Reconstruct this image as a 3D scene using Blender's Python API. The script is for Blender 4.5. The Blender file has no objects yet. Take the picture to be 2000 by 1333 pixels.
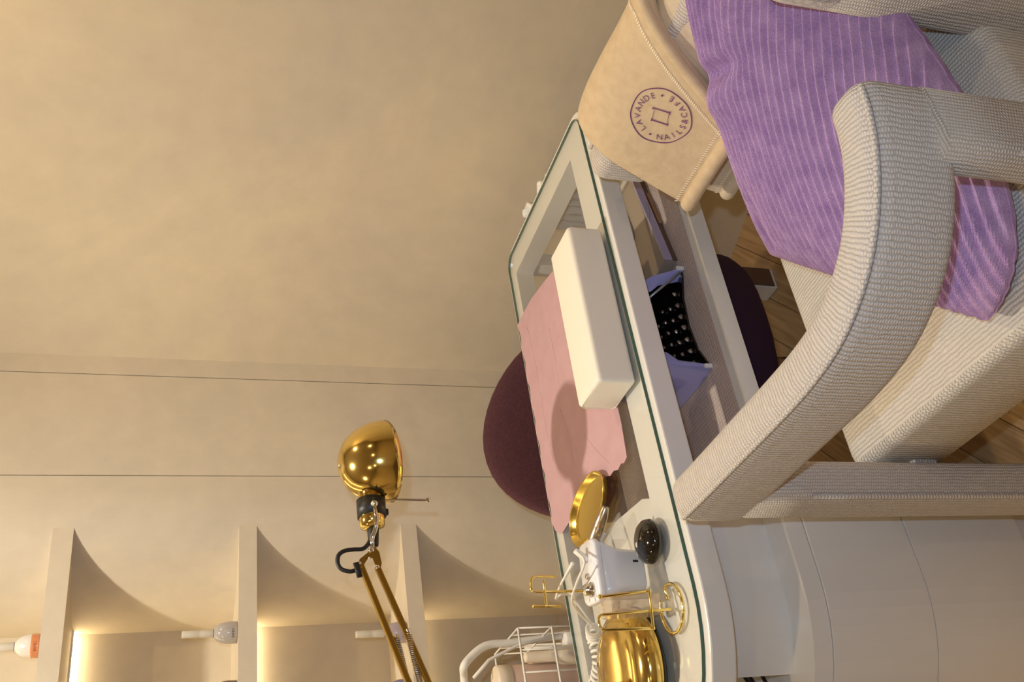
import bpy, bmesh, math, random
from mathutils import Vector, Matrix, Quaternion
random.seed(7)
S = bpy.context.scene
COL = S.collection
PI = math.pi

# ---------------------------------------------------------------- camera (photo was taken with the camera turned on its side)
F = 1960.0                                   # focal length in pixels of the 2000 px wide frame
def _n(v): return Vector(v).normalized()
DOWN = _n((5880., 288., F))                  # plumb direction seen by the camera
XAX = Vector((-513., -3010., F)); XAX = (XAX - XAX.dot(DOWN)*DOWN).normalized()
UPV = -DOWN
YAX = UPV.cross(XAX)
CAM = Vector((0, 0, 1.5))
def c2w(d): return Vector((XAX.dot(d), YAX.dot(d), UPV.dot(d)))
def at(px, py, axis, val):                   # pixel + known plane -> point
    d = c2w(Vector((px-1000., py-666.5, F)))
    return CAM + d*((val-CAM[axis])/d[axis])
cd = bpy.data.cameras.new('camera'); co = bpy.data.objects.new('camera', cd); COL.objects.link(co)
R, U, B = c2w(Vector((1, 0, 0))), c2w(Vector((0, -1, 0))), c2w(Vector((0, 0, -1)))
co.matrix_world = Matrix(((R.x, U.x, B.x, CAM.x), (R.y, U.y, B.y, CAM.y), (R.z, U.z, B.z, CAM.z), (0, 0, 0, 1)))
cd.sensor_fit = 'HORIZONTAL'; cd.sensor_width = 36; cd.lens = F/2000*36; cd.clip_start = .02
S.camera = co

# ---------------------------------------------------------------- world, exposure, large lights
S.view_settings.view_transform = 'Standard'
S.view_settings.look = 'None'
S.view_settings.gamma = 1
S.view_settings.use_curve_mapping = False
S.view_settings.exposure = 0.0
w = bpy.data.worlds.new('room_air'); S.world = w; w.use_nodes = True
w.node_tree.nodes['Background'].inputs[0].default_value = (1, .8, .55, 1)
w.node_tree.nodes['Background'].inputs[1].default_value = .05

def area(name, loc, size, energy, col, aim=None, spread=PI):
    l = bpy.data.lights.new(name, 'AREA'); l.shape = 'DISK'; l.size = size; l.energy = energy; l.color = col; l.spread = spread
    o = bpy.data.objects.new(name, l); COL.objects.link(o); o.location = loc
    if aim is not None:
        o.rotation_euler = (Vector(aim)-Vector(loc)).to_track_quat('-Z', 'Y').to_euler()
    return o
# the camera's own flash, beside the lens
FL = CAM + R*-.05 + U*.095
area('camera_flash', FL, .03, 5.0, (.54, .74, 1.0), FL - B, PI*.75)
CEIL = 2.6
WARM = (1.0, .74, .42); NEUT = (1.0, .90, .74)
UNDER = ['above the desk', 'in front of the niche', 'above the armchair', 'left of the armchair', 'by the right wall', 'in the far left corner', 'behind the armchair']
DOWNLIGHTS = [(.58, 1.66, 18, NEUT), (-1.15, 1.55, 11, WARM), (1.62, 1.20, 7, WARM), (-.7, .1, 4, WARM), (2.0, -.6, 5, WARM), (-1.3, -1.2, 5, WARM), (.6, -1.2, 4, WARM)]

# ---------------------------------------------------------------- materials
MATS = {}
def nmat(name):
    m = bpy.data.materials.new(name); m.use_nodes = True; MATS[name] = m
    return m, m.node_tree.nodes, m.node_tree.links, m.node_tree.nodes['Principled BSDF']
def rgb(r, g, b):                            # sRGB 0-255 -> linear
    f = lambda c: (c/255/12.92) if c/255 <= .04045 else ((c/255+.055)/1.055)**2.4
    return (f(r), f(g), f(b), 1)
def P(name, col, rough=.5, metal=0, coat=0, sheen=0, noise=None, bump=0, nscale=30, spec=.5, trans=0, sub=0):
    m, N, L, b = nmat(name)
    b.inputs['Base Color'].default_value = col
    b.inputs['Roughness'].default_value = rough
    b.inputs['Metallic'].default_value = metal
    b.inputs['Coat Weight'].default_value = coat
    b.inputs['Specular IOR Level'].default_value = spec
    if sheen:
        b.inputs['Sheen Weight'].default_value = sheen
        b.inputs['Sheen Roughness'].default_value = .4
        b.inputs['Sheen Tint'].default_value = (min(col[0]*2.2, 1), min(col[1]*2.2, 1), min(col[2]*2.2, 1), 1)
    if noise or bump:
        tc = N.new('ShaderNodeTexCoord')
        nt = N.new('ShaderNodeTexNoise'); nt.inputs['Scale'].default_value = nscale; nt.inputs['Detail'].default_value = 6
        L.new(tc.outputs['Object'], nt.inputs['Vector'])
        if noise:
            cr = N.new('ShaderNodeMix'); cr.data_type = 'RGBA'
            cr.inputs['A'].default_value = col; cr.inputs['B'].default_value = noise
            mr = N.new('ShaderNodeMapRange'); mr.inputs['From Min'].default_value = .35; mr.inputs['From Max'].default_value = .65
            L.new(nt.outputs['Fac'], mr.inputs['Value']); L.new(mr.outputs['Result'], cr.inputs['Factor'])
            L.new(cr.outputs['Result'], b.inputs['Base Color'])
        if bump:
            bp = N.new('ShaderNodeBump'); bp.inputs['Strength'].default_value = bump; bp.inputs['Distance'].default_value = .004
            L.new(nt.outputs['Fac'], bp.inputs['Height']); L.new(bp.outputs['Normal'], b.inputs['Normal'])
    return m
def weave(name, col, dark, pu, pv, strength=1.0, dist=.003, rough=.9, sheen=.35, stag=True, fuzz=.35, vw=.38, swap=False):
    """knitted cloth: rows of stitches laid out in the surface's own metres (UV)"""
    m, N, L, b = nmat(name)
    b.inputs['Roughness'].default_value = rough; b.inputs['Sheen Weight'].default_value = sheen
    b.inputs['Specular IOR Level'].default_value = .25
    uv = N.new('ShaderNodeTexCoord'); sp = N.new('ShaderNodeSeparateXYZ'); L.new(uv.outputs['UV'], sp.inputs[0]); ia, ib = (1, 0) if swap else (0, 1)
    def M(op, a, c=None):
        n = N.new('ShaderNodeMath'); n.operation = op
        for i, v in enumerate((a, c)):
            if v is None: continue
            if isinstance(v, (int, float)): n.inputs[i].default_value = v
            else: L.new(v, n.inputs[i])
        return n.outputs[0]
    nz = N.new('ShaderNodeTexNoise'); nz.inputs['Scale'].default_value = 60; nz.inputs['Detail'].default_value = 3
    L.new(uv.outputs['UV'], nz.inputs['Vector'])
    wob = M('MULTIPLY', M('SUBTRACT', nz.outputs['Fac'], .5), .9)
    u = M('ADD', M('DIVIDE', sp.outputs[ia], pu), wob)
    row = M('FLOOR', u)
    v = M('DIVIDE', sp.outputs[ib], pv)
    if stag: v = M('ADD', v, M('MULTIPLY', row, .5))
    a = M('ABSOLUTE', M('SINE', M('MULTIPLY', u, PI)))
    c = M('ABSOLUTE', M('SINE', M('MULTIPLY', v, PI)))
    h = M('MULTIPLY', a, M('ADD', M('MULTIPLY', c, vw), 1-vw))
    fz = N.new('ShaderNodeTexNoise'); fz.inputs['Scale'].default_value = 900; fz.inputs['Detail'].default_value = 4
    L.new(uv.outputs['UV'], fz.inputs['Vector'])
    hh = M('ADD', h, M('MULTIPLY', fz.outputs['Fac'], fuzz))
    mx = N.new('ShaderNodeMix'); mx.data_type = 'RGBA'; mx.inputs['A'].default_value = dark; mx.inputs['B'].default_value = col
    mr = N.new('ShaderNodeMapRange'); mr.inputs['From Min'].default_value = .1; mr.inputs['From Max'].default_value = .65
    L.new(hh, mr.inputs['Value']); L.new(mr.outputs['Result'], mx.inputs['Factor'])
    L.new(mx.outputs['Result'], b.inputs['Base Color'])
    bp = N.new('ShaderNodeBump'); bp.inputs['Strength'].default_value = strength; bp.inputs['Distance'].default_value = dist
    L.new(hh, bp.inputs['Height']); L.new(bp.outputs['Normal'], b.inputs['Normal'])
    return m
def clear(name, tint, gloss=.02, ior=1.45, haze=0):
    """thin clear glass or acrylic: transparent with a fresnel mirror"""
    m = bpy.data.materials.new(name); m.use_nodes = True; N = m.node_tree.nodes; L = m.node_tree.links; MATS[name] = m
    N.clear(); out = N.new('ShaderNodeOutputMaterial')
    t = N.new('ShaderNodeBsdfTransparent'); t.inputs[0].default_value = tint
    g = N.new('ShaderNodeBsdfGlossy'); g.inputs['Roughness'].default_value = gloss
    lw = N.new('ShaderNodeLayerWeight'); pw_ = N.new('ShaderNodeMath'); pw_.operation = 'POWER'; pw_.inputs[1].default_value = 5
    ma = N.new('ShaderNodeMath'); ma.operation = 'MULTIPLY_ADD'; ma.inputs[1].default_value = .95; ma.inputs[2].default_value = .04
    L.new(lw.outputs['Facing'], pw_.inputs[0]); L.new(pw_.outputs[0], ma.inputs[0])
    mx = N.new('ShaderNodeMixShader'); L.new(ma.outputs[0], mx.inputs[0]); L.new(t.outputs[0], mx.inputs[1]); L.new(g.outputs[0], mx.inputs[2])
    last = mx.outputs[0]
    if haze:
        d = N.new('ShaderNodeBsdfDiffuse'); d.inputs[0].default_value = tint
        m2 = N.new('ShaderNodeMixShader'); m2.inputs[0].default_value = haze; L.new(last, m2.inputs[1]); L.new(d.outputs[0], m2.inputs[2]); last = m2.outputs[0]
    L.new(last, out.inputs[0]); return m
def glow(name, col, strength):
    m = bpy.data.materials.new(name); m.use_nodes = True; N = m.node_tree.nodes; L = m.node_tree.links; MATS[name] = m
    b = N['Principled BSDF']; b.inputs['Emission Color'].default_value = col; b.inputs['Emission Strength'].default_value = strength
    b.inputs['Base Color'].default_value = (.8, .8, .8, 1)
    return m

def plaster(name, a, b_, scale=1.6):
    m, N, L, b = nmat(name)
    tc = N.new('ShaderNodeTexCoord')
    n1 = N.new('ShaderNodeTexNoise'); n1.inputs['Scale'].default_value = scale; n1.inputs['Detail'].default_value = 9; n1.inputs['Roughness'].default_value = .68; n1.inputs['Distortion'].default_value = .8
    n2 = N.new('ShaderNodeTexNoise'); n2.inputs['Scale'].default_value = scale*14; n2.inputs['Detail'].default_value = 6
    L.new(tc.outputs['Object'], n1.inputs['Vector']); L.new(tc.outputs['Object'], n2.inputs['Vector'])
    mr = N.new('ShaderNodeMapRange'); mr.inputs['From Min'].default_value = .36; mr.inputs['From Max'].default_value = .64
    L.new(n1.outputs['Fac'], mr.inputs['Value'])
    mx = N.new('ShaderNodeMix'); mx.data_type = 'RGBA'; mx.inputs['A'].default_value = a; mx.inputs['B'].default_value = b_
    L.new(mr.outputs['Result'], mx.inputs['Factor'])
    hs = N.new('ShaderNodeHueSaturation'); L.new(mx.outputs['Result'], hs.inputs['Color'])
    m3 = N.new('ShaderNodeMapRange'); m3.inputs['From Min'].default_value = .3; m3.inputs['From Max'].default_value = .7; m3.inputs['To Min'].default_value = .97; m3.inputs['To Max'].default_value = 1.03
    L.new(n2.outputs['Fac'], m3.inputs['Value']); L.new(m3.outputs['Result'], hs.inputs['Value'])
    L.new(hs.outputs['Color'], b.inputs['Base Color'])
    b.inputs['Roughness'].default_value = .55; b.inputs['Specular IOR Level'].default_value = .35
    bp = N.new('ShaderNodeBump'); bp.inputs['Strength'].default_value = .12; bp.inputs['Distance'].default_value = .01
    L.new(n1.outputs['Fac'], bp.inputs['Height']); L.new(bp.outputs['Normal'], b.inputs['Normal'])
    return m
plaster('wall', (.62, .545, .435, 1), (.70, .61, .465, 1))
plaster('wall_warm', (.62, .535, .41, 1), (.72, .61, .43, 1), 1.2)
P('joint', (.10, .075, .05, 1), .9)
P('ceiling', (.72, .66, .56, 1), .8)
P('lacquer', (.76, .75, .72, 1), .18, coat=.3)
P('lacquer_in', (.76, .745, .71, 1), .3)
P('glass_edge', (.03, .09, .065, 1), .15)
clear('glass', (.988, .992, .986, 1))
clear('acrylic', (.96, .96, .97, 1), haze=.06)
clear('acrylic_beige', (.96, .92, .86, 1), gloss=.05, haze=.16)
clear('jar', (.86, .83, .78, 1), haze=.12)
P('gold', (.84, .62, .20, 1), .12, 1)
P('gold_pale', (.96, .78, .30, 1), .14, 1)
P('gold_paint', (.42, .25, .04, 1), .28, .85)
P('tray_gold', (.84, .63, .17, 1), .16, 1)
P('chrome', (.75, .72, .68, 1), .12, 1)
P('dark_mirror', (.22, .21, .21, 1), .10, 1)
P('bronze', (.55, .45, .33, 1), .3, 1)
P('black', (.012, .012, .012, 1), .45)
P('black_gloss', (.006, .005, .004, 1), .06, coat=.6)
P('white_plastic', (.80, .80, .84, 1), .25, coat=.3)
P('white_soft', (.80, .78, .72, 1), .5)
P('lilac_plastic', (.33, .33, .66, 1), .28, coat=.3)
P('lilac_light', (.42, .36, .52, 1), .4)
P('vinyl', (.86, .82, .72, 1), .42, bump=.05, nscale=25)
P('paper_pink', (.49, .305, .335, 1), .85, noise=(.52, .33, .36, 1), bump=.25, nscale=22)
P('velvet', (.085, .024, .030, 1), .85, sheen=.55, noise=(.06, .016, .024, 1), bump=.15, nscale=160)
P('velvet_dark', (.035, .01, .028, 1), .9, sheen=.25)
P('leg_wood', (.30, .15, .06, 1), .5)
P('brown_board', (.12, .07, .045, 1), .6)
P('kraft', (.36, .29, .22, 1), .8, noise=(.33, .265, .2, 1), nscale=300)
P('fleece', (.64, .50, .325, 1), .95, sheen=.3, noise=(.58, .44, .28, 1), bump=.35, nscale=55)
P('fleece_pale', (.66, .55, .405, 1), .95, sheen=.3, noise=(.61, .49, .35, 1), bump=.3, nscale=70)
P('stitch', (.85, .76, .60, 1), .8)
P('thread', (.17, .04, .16, 1), .7)
P('liner', (.50, .43, .38, 1), .4)
P('beige_plastic', (.70, .60, .46, 1), .4)
P('pink_soft', (.56, .40, .31, 1), .6)
P('red', (.55, .01, .03, 1), .4)
P('grey_steel', (.35, .36, .38, 1), .35, .6)
P('polish_grey', (.42, .39, .37, 1), .15, coat=.5)
P('polish_lilac', (.40, .34, .38, 1), .2, coat=.4)
P('polish_violet', (.20, .18, .34, 1), .2, coat=.4)
P('polish_brown', (.12, .06, .05, 1), .2, coat=.4)
P('polish_white', (.75, .70, .64, 1), .25, coat=.4)
P('polish_orange', (.62, .24, .10, 1), .25, coat=.4)
P('cap_cream', (.62, .57, .47, 1), .35)
P('print_dark', (.10, .09, .09, 1), .6)
P('print_red', (.36, .08, .05, 1), .6)
P('print_white', (.8, .8, .8, 1), .6)
weave('boucle', (.70, .635, .57, 1), (.53, .465, .40, 1), .0060, .0038, dist=.0022)
weave('boucle_post', (.68, .61, .535, 1), (.51, .44, .365, 1), .0056, .0044, dist=.0024, swap=True, vw=.62)
weave('boucle_seat', (.75, .70, .62, 1), (.58, .525, .45, 1), .0066, .0050, dist=.0022)
glow('led', (1, .78, .45, 1), 16)
glow('lamp_disc', (1, .86, .62, 1), 6)
# perforated shelf liner
m, N, L, b = nmat('liner_dots'); b.inputs['Roughness'].default_value = .38
tc = N.new('ShaderNodeTexCoord'); vo = N.new('ShaderNodeTexVoronoi'); vo.inputs['Scale'].default_value = 130; vo.inputs['Randomness'].default_value = .12
L.new(tc.outputs['Object'], vo.inputs['Vector'])
mx = N.new('ShaderNodeMix'); mx.data_type = 'RGBA'; mx.inputs['A'].default_value = (.64, .535, .49, 1); mx.inputs['B'].default_value = (.46, .365, .335, 1)
mr = N.new('ShaderNodeMapRange'); mr.inputs['From Min'].default_value = .2; mr.inputs['From Max'].default_value = .6
L.new(vo.outputs['Distance'], mr.inputs['Value']); L.new(mr.outputs['Result'], mx.inputs['Factor']); L.new(mx.outputs['Result'], b.inputs['Base Color'])
bp = N.new('ShaderNodeBump'); bp.inputs['Strength'].default_value = .5; bp.inputs['Distance'].default_value = .002; bp.invert = True
L.new(vo.outputs['Distance'], bp.inputs['Height']); L.new(bp.outputs['Normal'], b.inputs['Normal'])
# lavender corduroy
m, N, L, b = nmat('corduroy'); b.inputs['Roughness'].default_value = .95; b.inputs['Sheen Weight'].default_value = .10; b.inputs['Sheen Tint'].default_value = (.8, .66, .95, 1)
b.inputs['Specular IOR Level'].default_value = .1
tc = N.new('ShaderNodeTexCoord'); n1 = N.new('ShaderNodeTexNoise'); n1.inputs['Scale'].default_value = 38; n1.inputs['Detail'].default_value = 5
n2 = N.new('ShaderNodeTexNoise'); n2.inputs['Scale'].default_value = 520; n2.inputs['Detail'].default_value = 3
L.new(tc.outputs['Object'], n1.inputs['Vector']); L.new(tc.outputs['Object'], n2.inputs['Vector'])
mx = N.new('ShaderNodeMix'); mx.data_type = 'RGBA'; mx.inputs['A'].default_value = (.37, .225, .455, 1); mx.inputs['B'].default_value = (.60, .41, .64, 1)
mr = N.new('ShaderNodeMapRange'); mr.inputs['From Min'].default_value = .35; mr.inputs['From Max'].default_value = .68
ad = N.new('ShaderNodeMath'); ad.operation = 'ADD'; ml = N.new('ShaderNodeMath'); ml.operation = 'MULTIPLY'; ml.inputs[1].default_value = .5
ml2 = N.new('ShaderNodeMath'); ml2.operation = 'MULTIPLY'; ml2.inputs[1].default_value = .5
L.new(n1.outputs['Fac'], ml.inputs[0]); L.new(n2.outputs['Fac'], ml2.inputs[0]); L.new(ml.outputs[0], ad.inputs[0]); L.new(ml2.outputs[0], ad.inputs[1])
L.new(ad.outputs[0], mr.inputs['Value']); L.new(mr.outputs['Result'], mx.inputs['Factor']); L.new(mx.outputs['Result'], b.inputs['Base Color'])
bp = N.new('ShaderNodeBump'); bp.inputs['Strength'].default_value = .6; bp.inputs['Distance'].default_value = .003
L.new(n2.outputs['Fac'], bp.inputs['Height']); L.new(bp.outputs['Normal'], b.inputs['Normal'])
# oak
m, N, L, b = nmat('oak'); b.inputs['Roughness'].default_value = .42
tc = N.new('ShaderNodeTexCoord'); mp = N.new('ShaderNodeMapping'); mp.inputs['Scale'].default_value = (1.6, 22, 22)
oi = N.new('ShaderNodeObjectInfo')
va = N.new('ShaderNodeVectorMath'); va.operation = 'ADD'
L.new(tc.outputs['Object'], mp.inputs['Vector']); L.new(mp.outputs['Vector'], va.inputs[0])
vm = N.new('ShaderNodeVectorMath'); vm.operation = 'SCALE'; vm.inputs[0].default_value = (13, 29, 7)
L.new(oi.outputs['Random'], vm.inputs['Scale']); L.new(vm.outputs[0], va.inputs[1])
nt = N.new('ShaderNodeTexNoise'); nt.inputs['Scale'].default_value = 2.2; nt.inputs['Detail'].default_value = 8; nt.inputs['Distortion'].default_value = 1.2
L.new(va.outputs[0], nt.inputs['Vector'])
cr = N.new('ShaderNodeValToRGB'); cr.color_ramp.elements[0].position = .3; cr.color_ramp.elements[0].color = (.33, .205, .10, 1); cr.color_ramp.elements[1].position = .7; cr.color_ramp.elements[1].color = (.54, .37, .20, 1)
L.new(nt.outputs['Fac'], cr.inputs[0]); L.new(cr.outputs[0], b.inputs['Base Color'])

# ---------------------------------------------------------------- mesh helpers
def tag(o, label=None, cat=None, group=None, kind=None):
    for k, v in (('label', label), ('category', cat), ('group', group), ('kind', kind)):
        if v: o[k] = v
    return o
def thing(name, loc, label, cat, group=None):
    o = bpy.data.objects.new(name, None); COL.objects.link(o); o.location = loc; o.empty_display_size = .05
    o['root'] = list(loc)
    return tag(o, label, cat, group)
def root_of(p): return Vector(p['root']) if p is not None and 'root' in p.keys() else Vector((0, 0, 0))
def link(name, me, mat, parent=None, origin=None):
    o = bpy.data.objects.new(name, me); COL.objects.link(o)
    if mat: me.materials.append(MATS[mat])
    if parent is not None:
        o.parent = parent; o['root'] = list(root_of(parent))
        off = root_of(parent)
    else:
        off = Vector(origin) if origin is not None else Vector((0, 0, 0)); o.location = off; o['root'] = list(off)
    if off.length > 0: me.transform(Matrix.Translation(-off))
    return o
def mesh(name, V, Fc, mat, parent=None, origin=None, smooth=False, uv=None, fix=True):
    me = bpy.data.meshes.new(name); me.from_pydata([tuple(v) for v in V], [], Fc)
    if uv is not None:
        ul = me.uv_layers.new(name='UVMap')
        for p in me.polygons:
            for li in p.loop_indices: ul.data[li].uv = uv[p.index][li-p.loop_start] if isinstance(uv, list) else uv(V[me.loops[li].vertex_index], p)
    if fix:
        bm = bmesh.new(); bm.from_mesh(me); bmesh.ops.recalc_face_normals(bm, faces=bm.faces); bm.to_mesh(me); bm.free()
    if smooth: me.polygons.foreach_set('use_smooth', [True]*len(me.polygons))
    me.update()
    return link(name, me, mat, parent, origin)
def from_bm(name, bm, mat, parent=None, origin=None, smooth=False, boxuv=False):
    bmesh.ops.recalc_face_normals(bm, faces=bm.faces)
    if boxuv:
        ul = bm.loops.layers.uv.new('UVMap')
        for f in bm.faces:
            n = f.normal; a = max(range(3), key=lambda i: abs(n[i]))
            for l in f.loops:
                c = l.vert.co
                l[ul].uv = ((c.y, c.z), (c.x, c.z), (c.x, c.y))[a]
    me = bpy.data.meshes.new(name); bm.to_mesh(me); bm.free()
    if smooth: me.polygons.foreach_set('use_smooth', [True]*len(me.polygons))
    return link(name, me, mat, parent, origin)
def bev(bm, w, seg=2, edges=None):
    if w > 0: bmesh.ops.bevel(bm, geom=list(edges or bm.edges), offset=w, segments=seg, affect='EDGES', profile=.5, clamp_overlap=True)
def box(name, a, b_, mat, parent=None, bevel=0, seg=2, rotz=0, origin=None, smooth=None, boxuv=False, M=None):
    bm = bmesh.new(); bmesh.ops.create_cube(bm, size=1)
    a = Vector(a); b_ = Vector(b_); c = (a+b_)/2; s = b_-a
    bmesh.ops.scale(bm, vec=s, verts=bm.verts); bev(bm, bevel, seg)
    if rotz: bmesh.ops.rotate(bm, cent=(0, 0, 0), matrix=Matrix.Rotation(rotz, 3, 'Z'), verts=bm.verts)
    bmesh.ops.translate(bm, vec=c, verts=bm.verts)
    if M is not None: bmesh.ops.transform(bm, matrix=M, verts=bm.verts)
    return from_bm(name, bm, mat, parent, origin, smooth=(bevel > 0 and seg > 2) if smooth is None else smooth, boxuv=boxuv)
def prism(name, poly, z0, z1, mat, parent=None, bevel=0, hole=None, origin=None, seg=2):
    bm = bmesh.new()
    if hole is None:
        lo = [bm.verts.new((x, y, z0)) for x, y in poly]; hi = [bm.verts.new((x, y, z1)) for x, y in poly]
        n = len(poly); bm.faces.new(lo[::-1]); top = bm.faces.new(hi)
        for i in range(n): bm.faces.new((lo[i], lo[(i+1) % n], hi[(i+1) % n], hi[i]))
        if bevel:
            bev(bm, bevel, seg, [e for e in bm.edges if all(abs(v.co.z-z1) < 1e-6 for v in e.verts) or all(abs(v.co.z-z0) < 1e-6 for v in e.verts)])
    else:                                    # ring: both loops have the same number of points
        n = len(poly); vs = [[bm.verts.new((x, y, z)) for x, y in lp] for lp in (poly, hole) for z in (z0, z1)]
        ol, oh, hl, hh = vs
        for i in range(n):
            j = (i+1) % n
            bm.faces.new((ol[i], ol[j], oh[j], oh[i])); bm.faces.new((hl[j], hl[i], hh[i], hh[j]))
            bm.faces.new((oh[i], oh[j], hh[j], hh[i])); bm.faces.new((ol[j], ol[i], hl[i], hl[j]))
        if bevel: bev(bm, bevel, seg, [e for e in bm.edges if all(v in oh or v in ol for v in e.verts) and abs(e.verts[0].co.z-e.verts[1].co.z) < 1e-6])
    return from_bm(name, bm, mat, parent, origin)
def frames(path, ref=None, closed=False):
    n = len(path); T = []
    for i in range(n):
        a = path[i-1] if (i > 0 or closed) else path[i]; c = path[(i+1) % n] if (i < n-1 or closed) else path[i]
        T.append((c-a).normalized())
    out = []
    if ref is not None:
        for t in T:
            s = t.cross(ref).normalized(); out.append((t, s, s.cross(t)))
        return out
    t = T[0]; s = t.cross(Vector((0, 0, 1)) if abs(t.z) < .9 else Vector((1, 0, 0))).normalized()
    for i, t in enumerate(T):
        if i:
            q = T[i-1].rotation_difference(t); s = q @ s; s = (s - s.dot(t)*t).normalized()
        out.append((t, s, s.cross(t)))
    return out
def sweep(name, path, sec, mat, parent=None, ref=None, closed=False, cap=True, rend=0, smooth=True, origin=None, scales=None, nr=5):
    """sec: list of (side, up) offsets; rend: radius with which both ends round off"""
    path = [Vector(p) for p in path]; fr = frames(path, ref, closed)
    w_ = max(a for a, b in sec)-min(a for a, b in sec); h_ = max(b for a, b in sec)-min(b for a, b in sec)
    rings = []
    for i, p in enumerate(path): rings.append((p, fr[i], 1, 1))
    if rend:
        def ends(p, f, sg):
            out = []
            for k in range(1, nr+1):
                t = k/nr; ins = rend*(1-math.cos(t*PI/2)); d = rend*math.sin(t*PI/2)
                out.append((p+f[0]*d*sg, f, max(1-2*ins/w_, .02), max(1-2*ins/h_, .02)))
            return out
        rings = ends(path[0], fr[0], -1)[::-1] + rings + ends(path[-1], fr[-1], 1)
    V = []; Fc = []; UV = []; m_ = len(sec); per = [0]
    for j in range(m_):
        a, b_ = sec[j], sec[(j+1) % m_]; per.append(per[-1]+math.hypot(a[0]-b_[0], a[1]-b_[1]))
    s = 0; ss = []
    for i, (p, f, sx, sy) in enumerate(rings):
        if i: s += (p-rings[i-1][0]).length
        ss.append(s)
        k = scales[i] if scales else 1
        for a, b_ in sec: V.append(p+f[1]*a*sx*k+f[2]*b_*sy*k)
    n = len(rings)
    for i in range(n if closed else n-1):
        for j in range(m_):
            i2 = (i+1) % n; j2 = (j+1) % m_
            Fc.append((i*m_+j, i*m_+j2, i2*m_+j2, i2*m_+j)); s2 = ss[i2] if i2 else s+.01
            UV.append(((ss[i], per[j]), (ss[i], per[j+1]), (s2, per[j+1]), (s2, per[j])))
    if cap and not closed:
        Fc.append(tuple(range(m_-1, -1, -1))); UV.append(tuple(sec[j] for j in range(m_-1, -1, -1)))
        Fc.append(tuple((n-1)*m_+j for j in range(m_))); UV.append(tuple(sec))
    return mesh(name, V, Fc, mat, parent, origin, smooth, UV)
def circ(r, n=10, ry=None): return [(r*math.cos(2*PI*i/n), (ry or r)*math.sin(2*PI*i/n)) for i in range(n)]
def rrect(w_, h_, r, n=4):
    out = []
    for cx, cy, a0 in ((w_/2-r, h_/2-r, 0), (-w_/2+r, h_/2-r, PI/2), (-w_/2+r, -h_/2+r, PI), (w_/2-r, -h_/2+r, 1.5*PI)):
        for k in range(n+1): out.append((cx+r*math.cos(a0+k*PI/2/n), cy+r*math.sin(a0+k*PI/2/n)))
    return out
def tube(name, path, r, mat, parent=None, n=8, closed=False, origin=None, rend=0): return sweep(name, path, circ(r, n), mat, parent, closed=closed, origin=origin, rend=rend, nr=3)
def smoothpath(pts, k=6, closed=False):
    pts = [Vector(p) for p in pts]; out = []; n = len(pts)
    for i in range(n if closed else n-1):
        p0 = pts[i-1] if (i or closed) else pts[0]; p1 = pts[i]; p2 = pts[(i+1) % n]; p3 = pts[(i+2) % n] if (i+2 < n or closed) else pts[-1]
        for j in range(k):
            t = j/k
            out.append(.5*((2*p1)+(p2-p0)*t+(2*p0-5*p1+4*p2-p3)*t*t+(3*p1-p0-3*p2+p3)*t**3))
    if not closed: out.append(pts[-1])
    return out
def fillet(pts, r, k=4):
    pts = [Vector(p) for p in pts]; out = [pts[0]]
    for i in range(1, len(pts)-1):
        a, b_, c = pts[i-1], pts[i], pts[i+1]; d1 = (a-b_).normalized(); d2 = (c-b_).normalized()
        rr = min(r, (a-b_).length*.49, (c-b_).length*.49)
        p, q = b_+d1*rr, b_+d2*rr
        for j in range(k+1):
            t = j/k; out.append(p*(1-t)**2+b_*2*t*(1-t)+q*t*t)
    out.append(pts[-1]); return out
def lathe(name, prof, loc, mat, parent=None, n=24, axis=(0, 0, 1), origin=None, smooth=True, sx=1, sy=1):
    """prof: (radius, height) pairs along the axis"""
    q = Vector((0, 0, 1)).rotation_difference(Vector(axis).normalized()); loc = Vector(loc); V = []; Fc = []
    for r, h in prof:
        for i in range(n):
            a = 2*PI*i/n; V.append(loc+q @ Vector((r*math.cos(a)*sx, r*math.sin(a)*sy, h)))
    for k in range(len(prof)-1):
        for i in range(n):
            j = (i+1) % n; Fc.append((k*n+i, k*n+j, (k+1)*n+j, (k+1)*n+i))
    if prof[0][0] > 1e-5: Fc.append(tuple(range(n-1, -1, -1)))
    if prof[-1][0] > 1e-5: Fc.append(tuple((len(prof)-1)*n+i for i in range(n)))
    return mesh(name, V, Fc, mat, parent, origin, smooth)
def ball(name, c, r, mat, parent=None, origin=None, n=12, rz=None):
    return lathe(name, [(max(r*math.sin(PI*k/8), 1e-6), -(rz or r)*math.cos(PI*k/8)) for k in range(9)], c, mat, parent, n, origin=origin)
def text_polys(ch, size):
    cu = bpy.data.curves.new('t', 'FONT'); cu.body = ch; cu.size = size; cu.align_x = 'CENTER'; cu.resolution_u = 3
    o = bpy.data.objects.new('t', cu); COL.objects.link(o)
    dg = bpy.context.evaluated_depsgraph_get(); me = o.evaluated_get(dg).to_mesh()
    V = [(v.co.x, v.co.y) for v in me.vertices]; Fc = [tuple(p.vertices) for p in me.polygons]
    o.evaluated_get(dg).to_mesh_clear(); bpy.data.objects.remove(o); bpy.data.curves.remove(cu)
    return V, Fc

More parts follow.
